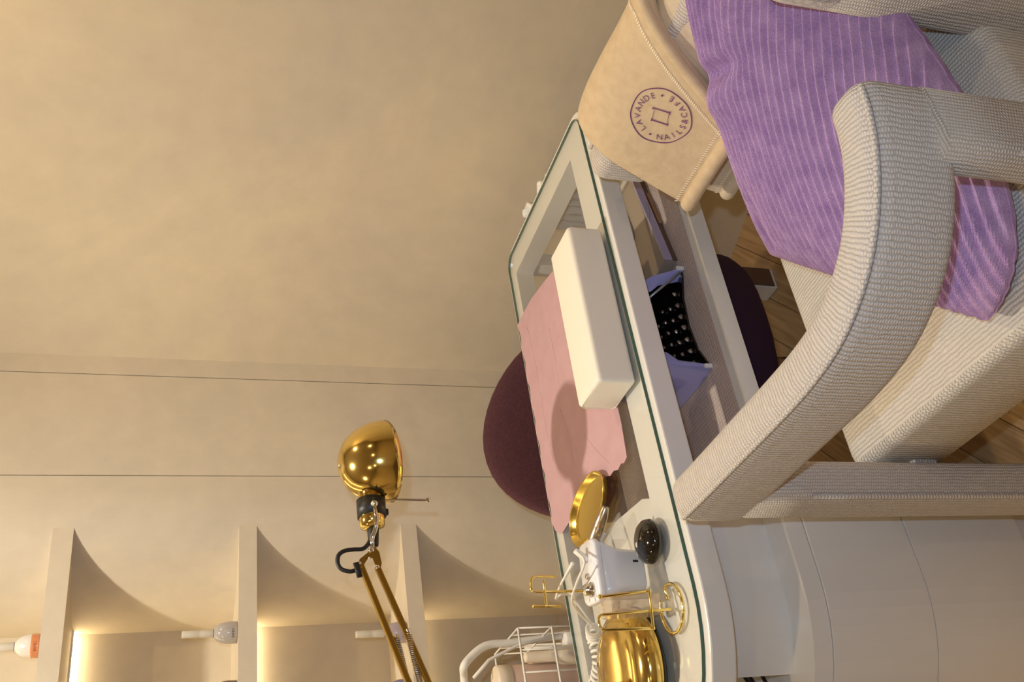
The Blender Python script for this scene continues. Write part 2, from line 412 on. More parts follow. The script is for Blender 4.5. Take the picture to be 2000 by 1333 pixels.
# ---------------------------------------------------------------- the setting
YB = 2.34                                    # plane of the back wall
XR = 1.512                                   # where it meets the right wall
def struct(o): o['kind'] = 'structure'; return o
NX0 = -.60                                   # left end of the niche
bull = []
for k in range(41):
    t = k/40*PI/2; bull.append((1.135-.262*math.sin(t), YB+.262*(1-math.cos(t))))
wb = struct(box('wall_back', (-2.2, YB+.30, 0), (XR+.4, YB+.36, CEIL), 'joint'))
wb['root'] = [0, 0, 0]
def wpart(name, poly, mat='wall'):
    return prism(name, poly, 0, CEIL, mat, wb)
wpart('wall_panel', [(1.459, YB), (XR, YB), (XR+.05, YB+.05), (1.459, YB+.05)])
wpart('wall_panel', [(1.1735, YB), (1.4565, YB), (1.4565, YB+.05), (1.1735, YB+.05)])
p = wpart('wall_panel', [(1.171, YB)] + bull + [(.873, YB+.30), (1.171, YB+.30)])
box('joint_backing', (1.171, YB+.006, 0), (1.4735, YB+.012, CEIL), 'joint', wb)
wpart('niche_back', [(NX0, YB+.262), (.90, YB+.262), (.90, YB+.30), (NX0, YB+.30)])
wpart('wall_panel', [(-2.2, YB), (NX0, YB), (NX0, YB+.30), (-2.2, YB+.30)])
d = Vector((.22, -.5405, 0)).normalized(); nrm = Vector((-d.y, d.x, 0))      # right wall runs towards the camera, splayed
a = Vector((XR, YB, 0)); e = a+d*4.6
struct(prism('wall_right', [(a.x, a.y), (e.x, e.y), (e.x+nrm.x*.08, e.y+nrm.y*.08), (a.x+nrm.x*.08, a.y+nrm.y*.08)], 0, CEIL, 'wall_warm'))
struct(box('wall_left', (-2.28, -2.0, 0), (-2.2, YB+.36, CEIL), 'wall'))
struct(box('wall_front', (-2.28, -2.08, 0), (3.4, -2.0, CEIL), 'wall'))
struct(box('ceiling', (-2.28, -2.08, CEIL), (3.4, YB+.36, CEIL+.06), 'ceiling'))
fl = struct(box('floor', (-2.28, -2.08, -.05), (3.4, YB+.36, -.006), 'joint'))
# planks laid on the diagonal; only the stretch of floor the picture can reach is laid piece by piece
ang = math.radians(38); pl, pw = .62, .095
bm = bmesh.new(); bmesh.ops.create_cube(bm, size=1); bmesh.ops.scale(bm, vec=(pl-.0016, pw-.0016, .006), verts=bm.verts)
bmesh.ops.translate(bm, vec=(0, 0, -.003), verts=bm.verts)
bev(bm, .0006, 1, [e_ for e_ in bm.edges if all(v.co.z > -1e-5 for v in e_.verts)])
pm = bpy.data.meshes.new('floor_plank'); bm.to_mesh(pm); bm.free(); pm.materials.append(MATS['oak'])
cs, sn = math.cos(ang), math.sin(ang); cnt = 0
for i in range(-30, 31):
    for j in range(-9, 10):
        lx = j*pl+(i*.37 % 1)*pl; ly = i*pw
        x, y = 1.0+lx*cs-ly*sn, 1.3+lx*sn+ly*cs
        if not (-.1 < x < 2.45 and .2 < y < 2.45): continue
        if (Vector((x, y, 0))-a).dot(nrm) > .25: continue
        o = bpy.data.objects.new('floor_plank', pm); COL.objects.link(o); o.parent = fl; o.location = (x, y, 0); o.rotation_euler.z = ang; cnt += 1
# beyond it the same boards as one surface
mesh('floor_boards', [(-2.2, -2, -.0062), (3.3, -2, -.0062), (3.3, 2.6, -.0062), (-2.2, 2.6, -.0062)], [(0, 1, 2, 3)], 'oak', fl)

# ceiling downlights
for (x, y, e_, c_), un in zip(DOWNLIGHTS, UNDER):
    t = thing('ceiling_downlight', (x, y, CEIL), 'round recessed ceiling downlight ' + un, 'downlight', 'ceiling downlights')
    lathe('trim_ring', [(.055, -.006), (.055, 0), (.042, 0), (.042, -.006), (.055, -.006)], (x, y, CEIL), 'white_soft', t)
    lathe('lens', [(1e-6, -.002), (.041, -.002), (.041, 0)], (x, y, CEIL), 'lamp_disc', t)
    o = area('downlight_bulb', (x, y, CEIL-.008), .07, e_, c_, (x, y, 0), PI*.9)

# shelves in the niche
SH = [(2.13, 2.175), (1.708, 1.753), (1.294, 1.336), (.894, .935)]
NAMES = ['curved plaster shelf highest up in the niche', 'curved plaster shelf with a lit strip seen underneath', 'curved plaster shelf carrying the grey polish bottle',
         'curved plaster shelf behind the gold lamp arm']
cut = [q for q in bull if q[1] > YB+.016]; xi = 1.135-.262*math.sin(math.acos(1-.016/.262))
for (z0, z1), lb in zip(SH, NAMES):
    poly = [(NX0, YB+.016)] + [(xi, YB+.016)] + [(x, y) for x, y in cut] + [(cut[-1][0], YB+.263), (NX0, YB+.263)]
    tag(prism('wall_shelf', poly, z0, z1, 'wall', origin=(.4, YB+.2, z0)), lb, 'shelf')
    t = thing('led_strip', (.1, YB+.25, z0), 'glowing warm strip light under the ' + lb.replace('curved plaster ', ''), 'strip light', 'shelf lights')
    box('channel', (NX0+.02, YB+.236, z0-.005), (.876, YB+.261, z0), 'white_soft', t)
    box('diffuser', (NX0+.02, YB+.240, z0-.0075), (.872, YB+.256, z0-.005), 'led', t)

# ---------------------------------------------------------------- manicure desk
DX0, DX1, DY0, DY1, DZ = .215, 1.547, 1.327, 1.876, .72
def outline(ins, rr=.055, x1=None):
    """desk plan: round left end, softly rounded right corners"""
    y0, y1 = DY0+ins, DY1-ins; r = (y1-y0)/2; cx, cy = DX0+(DY1-DY0)/2, (DY0+DY1)/2; x1 = (x1 or DX1-ins); q = max(rr-ins*.5, .004); P_ = []
    for k in range(25):
        t = PI/2+PI*k/24; P_.append((cx+r*math.cos(t), cy+r*math.sin(t)))
    for k in range(7): t = -PI/2+PI/2*k/6; P_.append((x1-q+q*math.cos(t), y0+q+q*math.sin(t)))
    for k in range(7): t = PI/2*k/6; P_.append((x1-q+q*math.cos(t), y1-q+q*math.sin(t)))
    return P_
D = thing('manicure_desk', (.9, 1.6, 0), 'white lacquered manicure desk with a glass top and a round pedestal end', 'desk')
win = outline(.098, .01, x1=1.469)
# the window is a little shallower at the back than at the front
win = [(x, y if y < 1.7 else y+.045*max(0, min(1, (y-1.7)/.078))) for x, y in win]
prism('top_frame', outline(0), .676, DZ, 'lacquer', D, bevel=.003, hole=win)
g = prism('glass_top', outline(.018, .045), DZ+.0003, DZ+.0055, 'glass', D)
gi, go = outline(.0190, .0445), outline(.0178, .045)
prism('glass_edge', go, DZ+.0002, DZ+.0056, 'glass_edge', g, hole=gi)
prism('shelf_board', outline(.004), .502, .536, 'lacquer', D, bevel=.003)
lin = [(x, y) for x, y in outline(.03, .02)]
lin = [(max(x, .70), y) for x, y in lin]
box('shelf_liner', (.68, DY0+.03, .5362), (DX1-.03, DY1-.01, .538), 'liner_dots', D)
# drum under the glass on the left
plat = []
for k in range(17):
    t = PI/2+PI*k/16; plat.append((.49+.19*math.cos(t), 1.60+.19*math.sin(t)))
plat += [(.62, 1.412), (.655, 1.425), (.688, 1.452), (.704, 1.49), (.713, 1.60), (.716, 1.79)]
prism('platform', plat, .66, .7005, 'lacquer', D, bevel=.002)
arcp = []
for k in range(15):
    t = 1.5*PI-math.radians(36)*k/14*1.0; arcp.append((.49+.212*math.cos(t), 1.60+.212*math.sin(t)))
arcp = [(.66, 1.388)] + arcp; inner = [(x+.012*(.49-x if x < .49 else 0)/.212, y+.012) for x, y in arcp]
prism('slot_wall', arcp+inner[::-1], .536, .676, 'lacquer_in', D)
def ped(ins, z0, z1, name, mat='lacquer'):
    r = .272-ins; P_ = []
    for k in range(33): t = PI/2+PI*k/32; P_.append((.49+r*math.cos(t), 1.601+r*math.sin(t)))
    P_ += [(.66, 1.601-r), (.66, 1.601+r)]
    return prism(name, P_, z0, z1, mat, D, bevel=.0015)
ped(.0, .3015, .500, 'pedestal_panel'); ped(.0, .056, .2995, 'pedestal_panel'); ped(.01, .29, .31, 'pedestal_seam', 'white_soft'); ped(.02, 0, .056, 'plinth')
for (x0, x1, y0, y1) in ((1.455, 1.515, 1.79, 1.85), (1.455, 1.515, 1.36, 1.42)):
    lg = box('leg', (x0, y0, 0), (x1, y1, .502), 'lacquer', D, .002)
    box('front_board', (x0+.004, y0-.003, .01), (x1, y0, .50), 'brown_board', lg)
    box('top_post', (x0+.02, y0+.005, .536), (x1-.002, y1-.01, .676), 'lacquer_in', D, .002)
for i, px in enumerate((1457, 1467, 1492)):
    q = at(px, 1327, 1, 1.455)
    pts = [q+Vector((.060, .075, .004)), q+Vector((.018, .016, .001)), q, q+Vector((-.035, -.012, -.004+.004*i)), (.262+.012*i, 1.490, max(.546, q.z-.03)), (.262+.012*i, 1.56, .5395+.0005)]
    tag(tube('power_cable', smoothpath(pts, 6), .0032, 'black', origin=(.29, 1.56, .538)), 'black power cable tucked into the slot of the desk end', 'cable', 'cables in the desk slot')

# ---------------------------------------------------------------- armchair
XC = .932
ch = thing('armchair', (XC, .93, 0), 'cream woven armchair with curved band arms on square upholstered legs', 'armchair')
armL = [(.585, 1.235), (.585, 1.15), (.586, 1.05), (.587, .95), (.590, .88), (.600, .815), (.620, .765), (.650, .722), (.690, .688), (.735, .664), (.775, .652), (.806, .648)]
def mir(p, s): return (p[0] if s > 0 else 2*XC-p[0], p[1])
for s in (1, -1):
    pth = smoothpath([(*mir(p, s), .719) for p in (armL if s > 0 else armL[:-2] + [(.770, .664), (.793, .664)])], 4)
    ar = sweep('arm', pth, rrect(.073, .122, .026, 5), 'boucle', ch, ref=Vector((0, 0, 1)), rend=.022)
    pp = [Vector(q) for q in pth]; f = frames(pp, Vector((0, 0, 1)))
    sg = -1 if s > 0 else 1
    # which side of the band looks outward
    out = [p_ + fr_[1]*(.0325*(1 if fr_[1].x*(p_.x-XC) + fr_[1].y*(p_.y-.95) > 0 else -1)) + Vector((0, 0, .0565)) for p_, fr_ in zip(pp, f)]
    sweep('piping', out, circ(.0042, 8), 'boucle', ar, rend=.004, nr=2)
    def leg(nm, x0, x1, y0, y1, z1, r):
        xa, xb = sorted((mir((x0, 0), s)[0], mir((x1, 0), s)[0])); c = Vector(((xa+xb)/2, (y0+y1)/2, 0))
        return sweep(nm, [c+Vector((0, 0, z)) for z in (.004, .1, .2, .3, .4, .5, .6, z1)], [(b_, a_) for a_, b_ in rrect(y1-y0, xb-xa, r, 4)], 'boucle_post', ch, ref=Vector((0, -1, 0)))
    l1 = leg('leg', .549, .617, 1.160, 1.247, .69, .02)
    rx, ry = (0, 0) if s > 0 else (-.008, .036)
    l2 = leg('leg', .716+rx, .822+rx, .607, .664+ry, .69, .02)
    zs = [.006+.084*k for k in range(9)]
    q = mir((.5515, 1.1625), s); tube('piping', [(q[0]+.003*s*0, q[1], z) for z in zs if z < .66], .0038, 'boucle', l1)
    q = mir((.7195+rx, .6095), s); tube('piping', [(q[0], q[1], z) for z in zs if z < .66], .0038, 'boucle', l2)
# seat: a padded block, softly crowned, rounded in plan
sx0, sx1, sy0, sy1, sz0, sz1 = .630, 2*XC-.630, .668, 1.240, .288, .446
V = []; Fc = []; UV = []; secn = rrect(sx1-sx0, sy1-sy0, .022, 6); prof = []
for k in range(7): t = PI/2*k/6; prof.append((1-math.cos(t), math.sin(t)))
rings = [(.012, sz0), (0, sz0+.012)] + [(.024*a_, sz1-.024+.024*b_) for a_, b_ in prof] + [(.06, sz1+.006), (.13, sz1+.010), (.20, sz1+.012)]
m_ = len(secn); per = [0]
for j in range(m_): per.append(per[-1]+math.hypot(secn[j][0]-secn[(j+1) % m_][0], secn[j][1]-secn[(j+1) % m_][1]))
cx, cy = (sx0+sx1)/2, (sy0+sy1)/2; hw, hd = (sx1-sx0)/2, (sy1-sy0)/2
for ins, z in rings:
    for x, y in secn: V.append((cx+x*(1-ins/hw), cy+y*(1-ins/hd), z))
for i in range(len(rings)-1):
    for j in range(m_):
        j2 = (j+1) % m_; ids = (i*m_+j, i*m_+j2, (i+1)*m_+j2, (i+1)*m_+j); Fc.append(ids)
        if i < 6: UV.append(tuple((per[j+(q in (1, 2))], V[ids[q]][2]) for q in range(4)))
        else: UV.append(tuple((V[i_][0], V[i_][1]) for i_ in ids))
Fc.append(tuple(range(m_-1, -1, -1))); UV.append(tuple((V[i][0], V[i][1]) for i in Fc[-1]))
Fc.append(tuple((len(rings)-1)*m_+j for j in range(m_))); UV.append(tuple((V[i][0], V[i][1]) for i in Fc[-1]))
st = mesh('seat', V, Fc, 'boucle_seat', ch, None, True, UV)
box('seat_rail', (.66, .672, .30), (2*XC-.66, .70, .36), 'boucle_post', ch, .006, boxuv=True)
box('seat_rail', (.612, 1.19, .31), (2*XC-.612, 1.225, .36), 'boucle_post', ch, .006, boxuv=True)

# ---------------------------------------------------------------- corduroy cushion
A_, B_, C_, D_ = Vector((1.03, 1.175, .505)), Vector((.657, .846, .478)), Vector((1.275, .800, .800)), Vector((1.080, .668, .580))
e1, e2 = (C_-A_+D_-B_)/2, (B_-A_+D_-C_)/2; nrm_ = e2.cross(e1).normalized()
if nrm_.z < 0: nrm_ = -nrm_
NW = 27; SUB = 14; nu, nv = 110, NW*SUB
def pil(u, v, side):                          # u,v in -1..1
    m = max(0, (1-u*u))*max(0, (1-v*v)); h = (.090 if side > 0 else .080)*m**.45
    uu = u*(1-.030*(1-v*v)*u*u); vv = v*(1-.02*(1-u*u)*v*v)
    if u > 0: uu += .16*(1-v*v)*u**3
    if v > 0: vv += .44*(1-u*u)*(1-.3*u)*v**3 # the lower edge slumps outward on the seat
    a_, b_ = (uu+1)/2, (vv+1)/2
    c = A_*(1-a_)*(1-b_)+C_*a_*(1-b_)+B_*(1-a_)*b_+D_*a_*b_
    kx = math.exp(-((v+.66)/.30)**2)         # slumped upper corner: the ribs jump sideways along a crease
    wv = vv+.010*math.sin(5*u+1.3*v)*(1-abs(v))+.006*math.sin(13*u+4*v)*max(0, u+.2)+.035*kx/(1+math.exp(-(u-.42-.3*(v+.6))*26))
    wv += .005*math.sin(21*u+3*v)*math.exp(-((v+.6)/.4)**2)
    ph = (wv+1)/2*NW
    rid = 1-abs(math.cos(PI*ph))**1.8
    amp = .0088*min(1, m*5+.5)
    cre = -.026*math.exp(-((u-.42-.30*(v+.6))/.060)**2)*kx + .014*math.exp(-((u-.25-.30*(v+.6))/.10)**2)*kx
    cre += -.012*math.exp(-((v-.70+.35*(u+1))/.09)**2)*math.exp(-((u+.72)/.30)**2) - .010*math.exp(-((v+.80-.2*(u+1))/.07)**2)*math.exp(-((u+.70)/.30)**2)
    cre += -.008*math.exp(-((v+.35+.25*u)/.07)**2)*max(0, u)
    p = c+nrm_*side*(h+(rid-.6)*amp+(cre if side > 0 else 0)*min(1, m*8))
    p.z = max(p.z, .4605)                    # it lies on the seat
    return p
V = []; Fc = []; idx = {}
for side in (1, -1):
    for i in range(nu+1):
        for j in range(nv+1):
            if side < 0 and (i in (0, nu) or j in (0, nv)): idx[side, i, j] = idx[1, i, j]; continue
            u = math.sin((i/nu*2-1)*PI/2*.94)/math.sin(PI/2*.94); v = j/nv*2-1
            idx[side, i, j] = len(V); V.append(pil(u, v, side))
    for i in range(nu):
        for j in range(nv):
            q = (idx[side, i, j], idx[side, i+1, j], idx[side, i+1, j+1], idx[side, i, j+1]); Fc.append(q if side > 0 else q[::-1])
cu = thing('corduroy_cushion', (1.0, .9, .46), 'lavender corduroy cushion lying on the armchair seat', 'cushion')
cv = mesh('cover', V, Fc, 'corduroy', cu, None, False)
bord = [V[idx[1, i, 0]] for i in range(0, nu+1, 3)] + [V[idx[1, nu, j]] for j in range(4, nv+1, 4)] + [V[idx[1, i, nv]] for i in range(nu-3, -1, -3)] + [V[idx[1, 0, j]] for j in range(nv-4, 0, -4)]
tube('seam', bord, .0014, 'corduroy', cv, closed=True, n=6)

# ---------------------------------------------------------------- folded fleece blanket over the right arm
bl = thing('folded_blanket', (1.27, 1.03, .78), 'folded beige fleece blanket with a purple round emblem over the chair arm', 'blanket')
def arc_path(pts, n=60):
    pts = smoothpath([Vector((x, 0, z)) for x, z in pts], 10); L_ = [0]
    for i in range(1, len(pts)): L_.append(L_[-1]+(pts[i]-pts[i-1]).length)
    return pts, L_
def sample(pl_, s):
    pts, L_ = pl_; s = max(0, min(L_[-1], s))
    for i in range(1, len(pts)):
        if L_[i] >= s:
            t = (s-L_[i-1])/max(L_[i]-L_[i-1], 1e-9); p = pts[i-1].lerp(pts[i], t); T = (pts[i]-pts[i-1]).normalized()
            return p, Vector((T.z, 0, -T.x))
    return pts[-1], Vector((0, 0, 1))
prof1 = arc_path([(1.365, .50), (1.362, .62), (1.358, .74), (1.345, .812), (1.312, .836), (1.268, .822), (1.232, .783), (1.203, .735), (1.176, .690), (1.156, .648), (1.150, .628)])
prof2 = arc_path([(1.345, .44), (1.340, .60), (1.335, .74), (1.322, .785), (1.300, .801), (1.262, .792), (1.233, .755), (1.213, .705), (1.203, .645), (1.195, .585), (1.190, .535)])
if sample(prof1, .3)[1].z < 0: NS = -1
else: NS = 1
def wrin(s, y): return .004*math.sin(9*y+7*s)+.003*math.sin(23*y-15*s+1)+.0025*math.sin(31*s+5*y)
def slab(name, pr, yf, yr, th, mat):
    """yf(s), yr(s): front and rear edge of the cloth at profile length s"""
    Ls = pr[1][-1]; n, k_ = 44, 20; V = []; Fc = []
    for i in range(n+1):
        s = Ls*i/n; p, nn = sample(pr, s); nn = nn*NS
        for j in range(k_+1):
            t = j/k_; y = yf(s)+(yr(s)-yf(s))*t
            V.append(p+Vector((0, y, 0))+nn*(wrin(s, y) - .006*(abs(2*t-1)**6)))
    n0 = len(V)
    for i in range(n+1):
        s = Ls*i/n; p, nn = sample(pr, s); nn = nn*NS
        for j in range(k_+1): V.append(V[i*(k_+1)+j]-nn*th)
    W = k_+1
    for i in range(n):
        for j in range(k_):
            a_ = i*W+j; Fc.append((a_, a_+1, a_+W+1, a_+W)); Fc.append((n0+a_, n0+a_+W, n0+a_+W+1, n0+a_+1))
    rim = [i for i in range(W)] + [i*W+k_ for i in range(1, n+1)] + [n*W+j for j in range(k_-1, -1, -1)] + [i*W for i in range(n-1, 0, -1)]
    for q in range(len(rim)): a_, b_ = rim[q], rim[(q+1) % len(rim)]; Fc.append((a_, n0+a_, n0+b_, b_))
    o = mesh(name, V, Fc, mat, bl, None, True)
    md = o.modifiers.new('soft', 'BEVEL'); md.width = .008; md.segments = 3; md.limit_method = 'ANGLE'; md.angle_limit = 1.0
    return o
L1, L2 = prof1[1][-1], prof2[1][-1]
yf1 = lambda s: 1.168+.034*max(0, (s-.36)/(L1-.36))-.02*math.exp(-((s-.35)/.08)**2)*0
yr1 = lambda s: .872+.125*max(0, (s-.38)/(L1-.38))
yf2 = lambda s: 1.150+.055*max(0, (s-.36)/(L2-.36))
yr2 = lambda s: .80+.05*max(0, (s-.4)/(L2-.4))
lay1 = slab('top_layer', prof1, yf1, yr1, .022, 'fleece')
lay2 = slab('under_layer', prof2, yf2, yr2, .022, 'fleece_pale')
def on1(s, y, off=0):
    p, nn = sample(prof1, s); return p+Vector((0, y, 0))+nn*NS*(wrin(s, y)+off)
def on2(s, y, off=0):
    p, nn = sample(prof2, s); return p+Vector((0, y, 0))+nn*NS*(wrin(s, y)+off)
# hems: thicker rolled edges with a row of pale stitches
def strip(name, fn, pts, r, mat, par): return sweep(name, [fn(s, y, .0) for s, y in pts], circ(r, 10), mat, par, rend=r*.9, nr=3)
n_ = 16
strip('hem', on1, [(L1-.004, yf1(L1)-.012+(yr1(L1)-yf1(L1)+.01)*k/n_) for k in range(n_+1)], .0145, 'fleece', lay1)
strip('hem', on2, [(L2-.004, yf2(L2)-.012+(yr2(L2)-yf2(L2)+.01)*k/n_) for k in range(n_+1)], .0145, 'fleece_pale', lay2)
rear = [(.25+(L1-.25)*k/20, yr1(.25+(L1-.25)*k/20)+.008) for k in range(21)]
strip('hem', on1, rear, .010, 'fleece', lay1)
def stitches(fn, pts, par, step=.0042, ln=.0024):
    V = []; Fc = []
    for i in range(len(pts)-1):
        a_, b_ = fn(*pts[i], .0012), fn(*pts[i+1], .0012); m = max(1, int((b_-a_).length/step)); t = (b_-a_).normalized()
        _, nn = sample(prof1, pts[i][0]); nn = nn*NS; sd = t.cross(nn).normalized()
        for k in range(m):
            c = a_.lerp(b_, k/m); n0 = len(V)
            for q, r_ in ((-.5, -1), (.5, -1), (.5, 1), (-.5, 1)): V.append(c+t*q*.0022+sd*r_*ln+t*.001*r_)
            Fc.append((n0, n0+1, n0+2, n0+3))
    o = mesh('stitching', V, Fc, 'stitch', par); return o
stitches(on1, [(L1-.026, yf1(L1)-.01+(yr1(L1)-yf1(L1)+.01)*k/12) for k in range(13)], lay1)
stitches(on2, [(L2-.026, yf2(L2)-.01+(yr2(L2)-yf2(L2)+.01)*k/12) for k in range(13)], lay2)
stitches(on1, [(s, y+.030) for s, y in rear], lay1)
# emblem, embroidered in purple thread
def find_s(px, py):
    best = None
    for i in range(200):
        s = L1*i/199
        for j in range(80):
            y = .9+.3*j/79; p = on1(s, y); d_ = p-CAM
            q = Vector((XAX.x*d_.x+YAX.x*d_.y+UPV.x*d_.z, XAX.y*d_.x+YAX.y*d_.y+UPV.y*d_.z, XAX.z*d_.x+YAX.z*d_.y+UPV.z*d_.z))
            if q.z <= 0: continue
            e_ = (1000+F*q.x/q.z-px)**2+(666.5+F*q.y/q.z-py)**2
            _, nn = sample(prof1, s)
            if (nn*NS).dot(CAM-p) < 0: continue
            if best is None or e_ < best[0]: best = (e_, s, y)
    return best[1], best[2]
s0, y0 = find_s(1290, 225)
su, yu = find_s(1290-.943*50, 225-.334*50)   # a point "above" the emblem's centre
up2 = Vector((su-s0, yu-y0)).normalized()
rt2 = Vector((up2.y, -up2.x))                # emblem's right
# pick the handedness that reads properly from outside
sr, yr_ = find_s(1290+.334*50, 225-.943*50)
if rt2.dot(Vector((sr-s0, yr_-y0))) < 0: rt2 = -rt2
RAD = .0530
def emb(a_, b_, off=.0016):                  # emblem plane (right, up), in metres -> cloth
    q = rt2*a_+up2*b_; return on1(s0+q.x, y0+q.y, off)
em = None
ringp = []
for k in range(72):
    t = 2*PI*k/72; r_ = RAD*(1+.012*math.sin(3*t)+.010*math.sin(7*t+1)); ringp.append(emb(r_*math.cos(t), r_*math.sin(t), .001))
ring = tube('emblem_ring', ringp, .0009, 'thread', lay1, closed=True, n=6)
V = []; Fc = []
def put_char(c, ang_, size, rad):
    tv, tf = text_polys(c, size); n0 = len(V)
    for x, y in tv:
        y -= size*.35; ra = Vector((math.sin(ang_), math.cos(ang_))); tx = Vector((math.cos(ang_), -math.sin(ang_)))
        q = ra*(rad+y)+tx*x; V.append((q.x, q.y))
    for f_ in tf: Fc.append(tuple(n0+i for i in f_))
def word(wd, a0, a1, size, rad):
    for i, c in enumerate(wd):
        if c != ' ': put_char(c, math.radians(a0+(a1-a0)*i/(len(wd)-1)), size, rad)
word('LAVANDE', -55, 55, .0152, .0408)
# running clockwise round the ring: LAVANDE . CAFE & NAILS . with the lower words upright (feet outward)
def word_low(wd, a0, a1, size, rad):
    for i, c in enumerate(wd):
        ang_ = math.radians(a0+(a1-a0)*i/(len(wd)-1)); tv, tf = text_polys(c, size); n0 = len(V)
        for x, y in tv:
            y -= size*.35; ra = Vector((math.sin(ang_), math.cos(ang_))); tx = Vector((math.cos(ang_), -math.sin(ang_)))
            q = ra*(rad-y)-tx*x; V.append((q.x, q.y))
        for f_ in tf: Fc.append(tuple(n0+i_ for i_ in f_))
word_low('NAILS&CAFÉ', 258, 102, .0152, .0408)
def poly2(pts):
    n0 = len(V); V.extend(pts); Fc.append(tuple(range(n0, n0+len(pts))))
def dot(a_): poly2([(.0408*math.sin(a_)+.0022*math.cos(2*PI*k/8), .0408*math.cos(a_)+.0022*math.sin(2*PI*k/8)) for k in range(8)])
dot(math.radians(78)); dot(math.radians(-78))
def bar(x0, y0, x1, y1, w0, w1=None):
    d_ = Vector((x1-x0, y1-y0)).normalized(); n2 = Vector((-d_.y, d_.x)); w1 = w1 or w0; m = 6; 
    pts = [(x0+(x1-x0)*k/m+n2.x*(w0+(w1-w0)*k/m), y0+(y1-y0)*k/m+n2.y*(w0+(w1-w0)*k/m)) for k in range(m+1)]
    pts += [(x0+(x1-x0)*k/m-n2.x*(w0+(w1-w0)*k/m), y0+(y1-y0)*k/m-n2.y*(w0+(w1-w0)*k/m)) for k in range(m, -1, -1)]
    poly2(pts)
bar(.0115, .017, .0125, -.0125, .0009, .0013); bar(-.0115, .0135, -.0120, -.0150, .0013, .0011)
bar(-.0145, .0135, -.0075, .0135, .0009); bar(-.0145, -.0150, -.0085, -.0150, .0008); bar(.0085, .017, .0135, .017, .0008); bar(.0085, -.0125, .0155, -.0125, .0011)
bar(-.0120, .0128, .0115, .0140, .0004); bar(-.0120, -.0140, .0125, -.0118, .0004)
mesh('emblem_lettering', [emb(x, y) for x, y in V], Fc, 'thread', lay1)

# ---------------------------------------------------------------- things lying on the glass
GZ = DZ+.0058
# mauve-pink paper sheet
jag = []
for i, (x, y) in enumerate([(.875, 1.452), (.84, 1.452), (.805, 1.456), (.772, 1.460), (.768, 1.476), (.773, 1.488), (.769, 1.505), (.776, 1.522), (.775, 1.54), (.783, 1.56), (.779, 1.60), (.784, 1.66), (.780, 1.72), (.783, 1.77), (.779, 1.812), (.786, 1.83), (.800, 1.846)]): jag.append((x, y))
far = [(.80+.535*k/24, 1.853+.004*math.sin(k*1.9)) for k in range(1, 25)]
sheet = jag + far + [(1.336, 1.80), (1.335, 1.75), (1.318, 1.66), (1.300, 1.58), (1.275, 1.45)]
bm = bmesh.new(); vs = [bm.verts.new((x, y, GZ)) for x, y in sheet]; fc = bm.faces.new(vs)
ex = bmesh.ops.extrude_face_region(bm, geom=[fc]); bmesh.ops.translate(bm, vec=(0, 0, .0009), verts=[v for v in ex['geom'] if isinstance(v, bmesh.types.BMVert)])
ps = tag(from_bm('paper_sheet', bm, 'paper_pink', origin=(1.05, 1.65, GZ)), 'mauve pink paper sheet with a torn corner on the glass top', 'paper')
for c_ in (((1072, 640), (1084, 700), (1092, 752)), ((1094, 800), (1112, 850), (1120, 905)), ((1030, 640), (1048, 720), (1060, 800), (1080, 900)), ((1140, 850), (1165, 880), (1190, 905))):
    tube('crease', smoothpath([at(x, y, 2, GZ+.0009) for x, y in c_], 4), .0007, 'paper_pink', ps, n=6)
# soft hand rest
hr = thing('hand_rest', (1.043, 1.408, GZ), 'cream vinyl block hand rest on the pink paper sheet', 'hand rest')
hd_ = Vector((math.cos(math.radians(-1.5)), math.sin(math.radians(-1.5)), 0)); hc = Vector((1.041, 1.406, GZ+.0385)); hpth = []; hsc = []
for k in range(25):
    t = k/24*2-1; hpth.append(hc+hd_*.165*t)
pad = sweep('pad', hpth, rrect(.103, .074, .009, 4), 'vinyl', hr, ref=Vector((0, 0, 1)), rend=.007)
for sx in (-1, 1):
    f_ = [hc+hd_*sx*.1705+Vector((0, y, z)) for y, z in rrect(.096, .067, .008, 3)]
    tube('seam', f_, .0010, 'vinyl', pad, closed=True, n=5)

# oval gold dish
dt = thing('oval_dish', (.757, 1.645, GZ), 'polished gold oval dish lying on the paper edge', 'dish')
cn, rot = Vector((.757, 1.643, GZ)), math.radians(11)
def oval(a_, b_, z, n=48):
    out = []
    for k in range(n):
        t = 2*PI*k/n; x = a_*math.cos(t)*(1+.10*math.sin(t)); y = b_*math.copysign(abs(math.sin(t))**.9, math.sin(t))
        out.append(cn+Vector((x*math.cos(rot)-y*math.sin(rot), x*math.sin(rot)+y*math.cos(rot), z)))
    return out
V = []; n = 48
lv = [oval(.038, .084, .001), oval(.045, .091, .003), oval(.0505, .097, .013), oval(.0515, .0985, .0150), oval(.0505, .097, .0158), oval(.048, .095, .0145), oval(.0425, .089, .0050), oval(.038, .084, .0042)]
for l in lv: V += l
Fc = [tuple(range(n-1, -1, -1))]
for i in range(len(lv)-1):
    for k in range(n): j = (k+1) % n; Fc.append((i*n+k, i*n+j, (i+1)*n+j, (i+1)*n+k))
Fc.append(tuple((len(lv)-1)*n+k for k in range(n)))
M_ = Matrix.Translation(cn) @ Matrix.Rotation(math.radians(0), 4, 'X') @ Matrix.Translation(-cn)
mesh('bowl', V, Fc, 'tray_gold', dt, None, True)

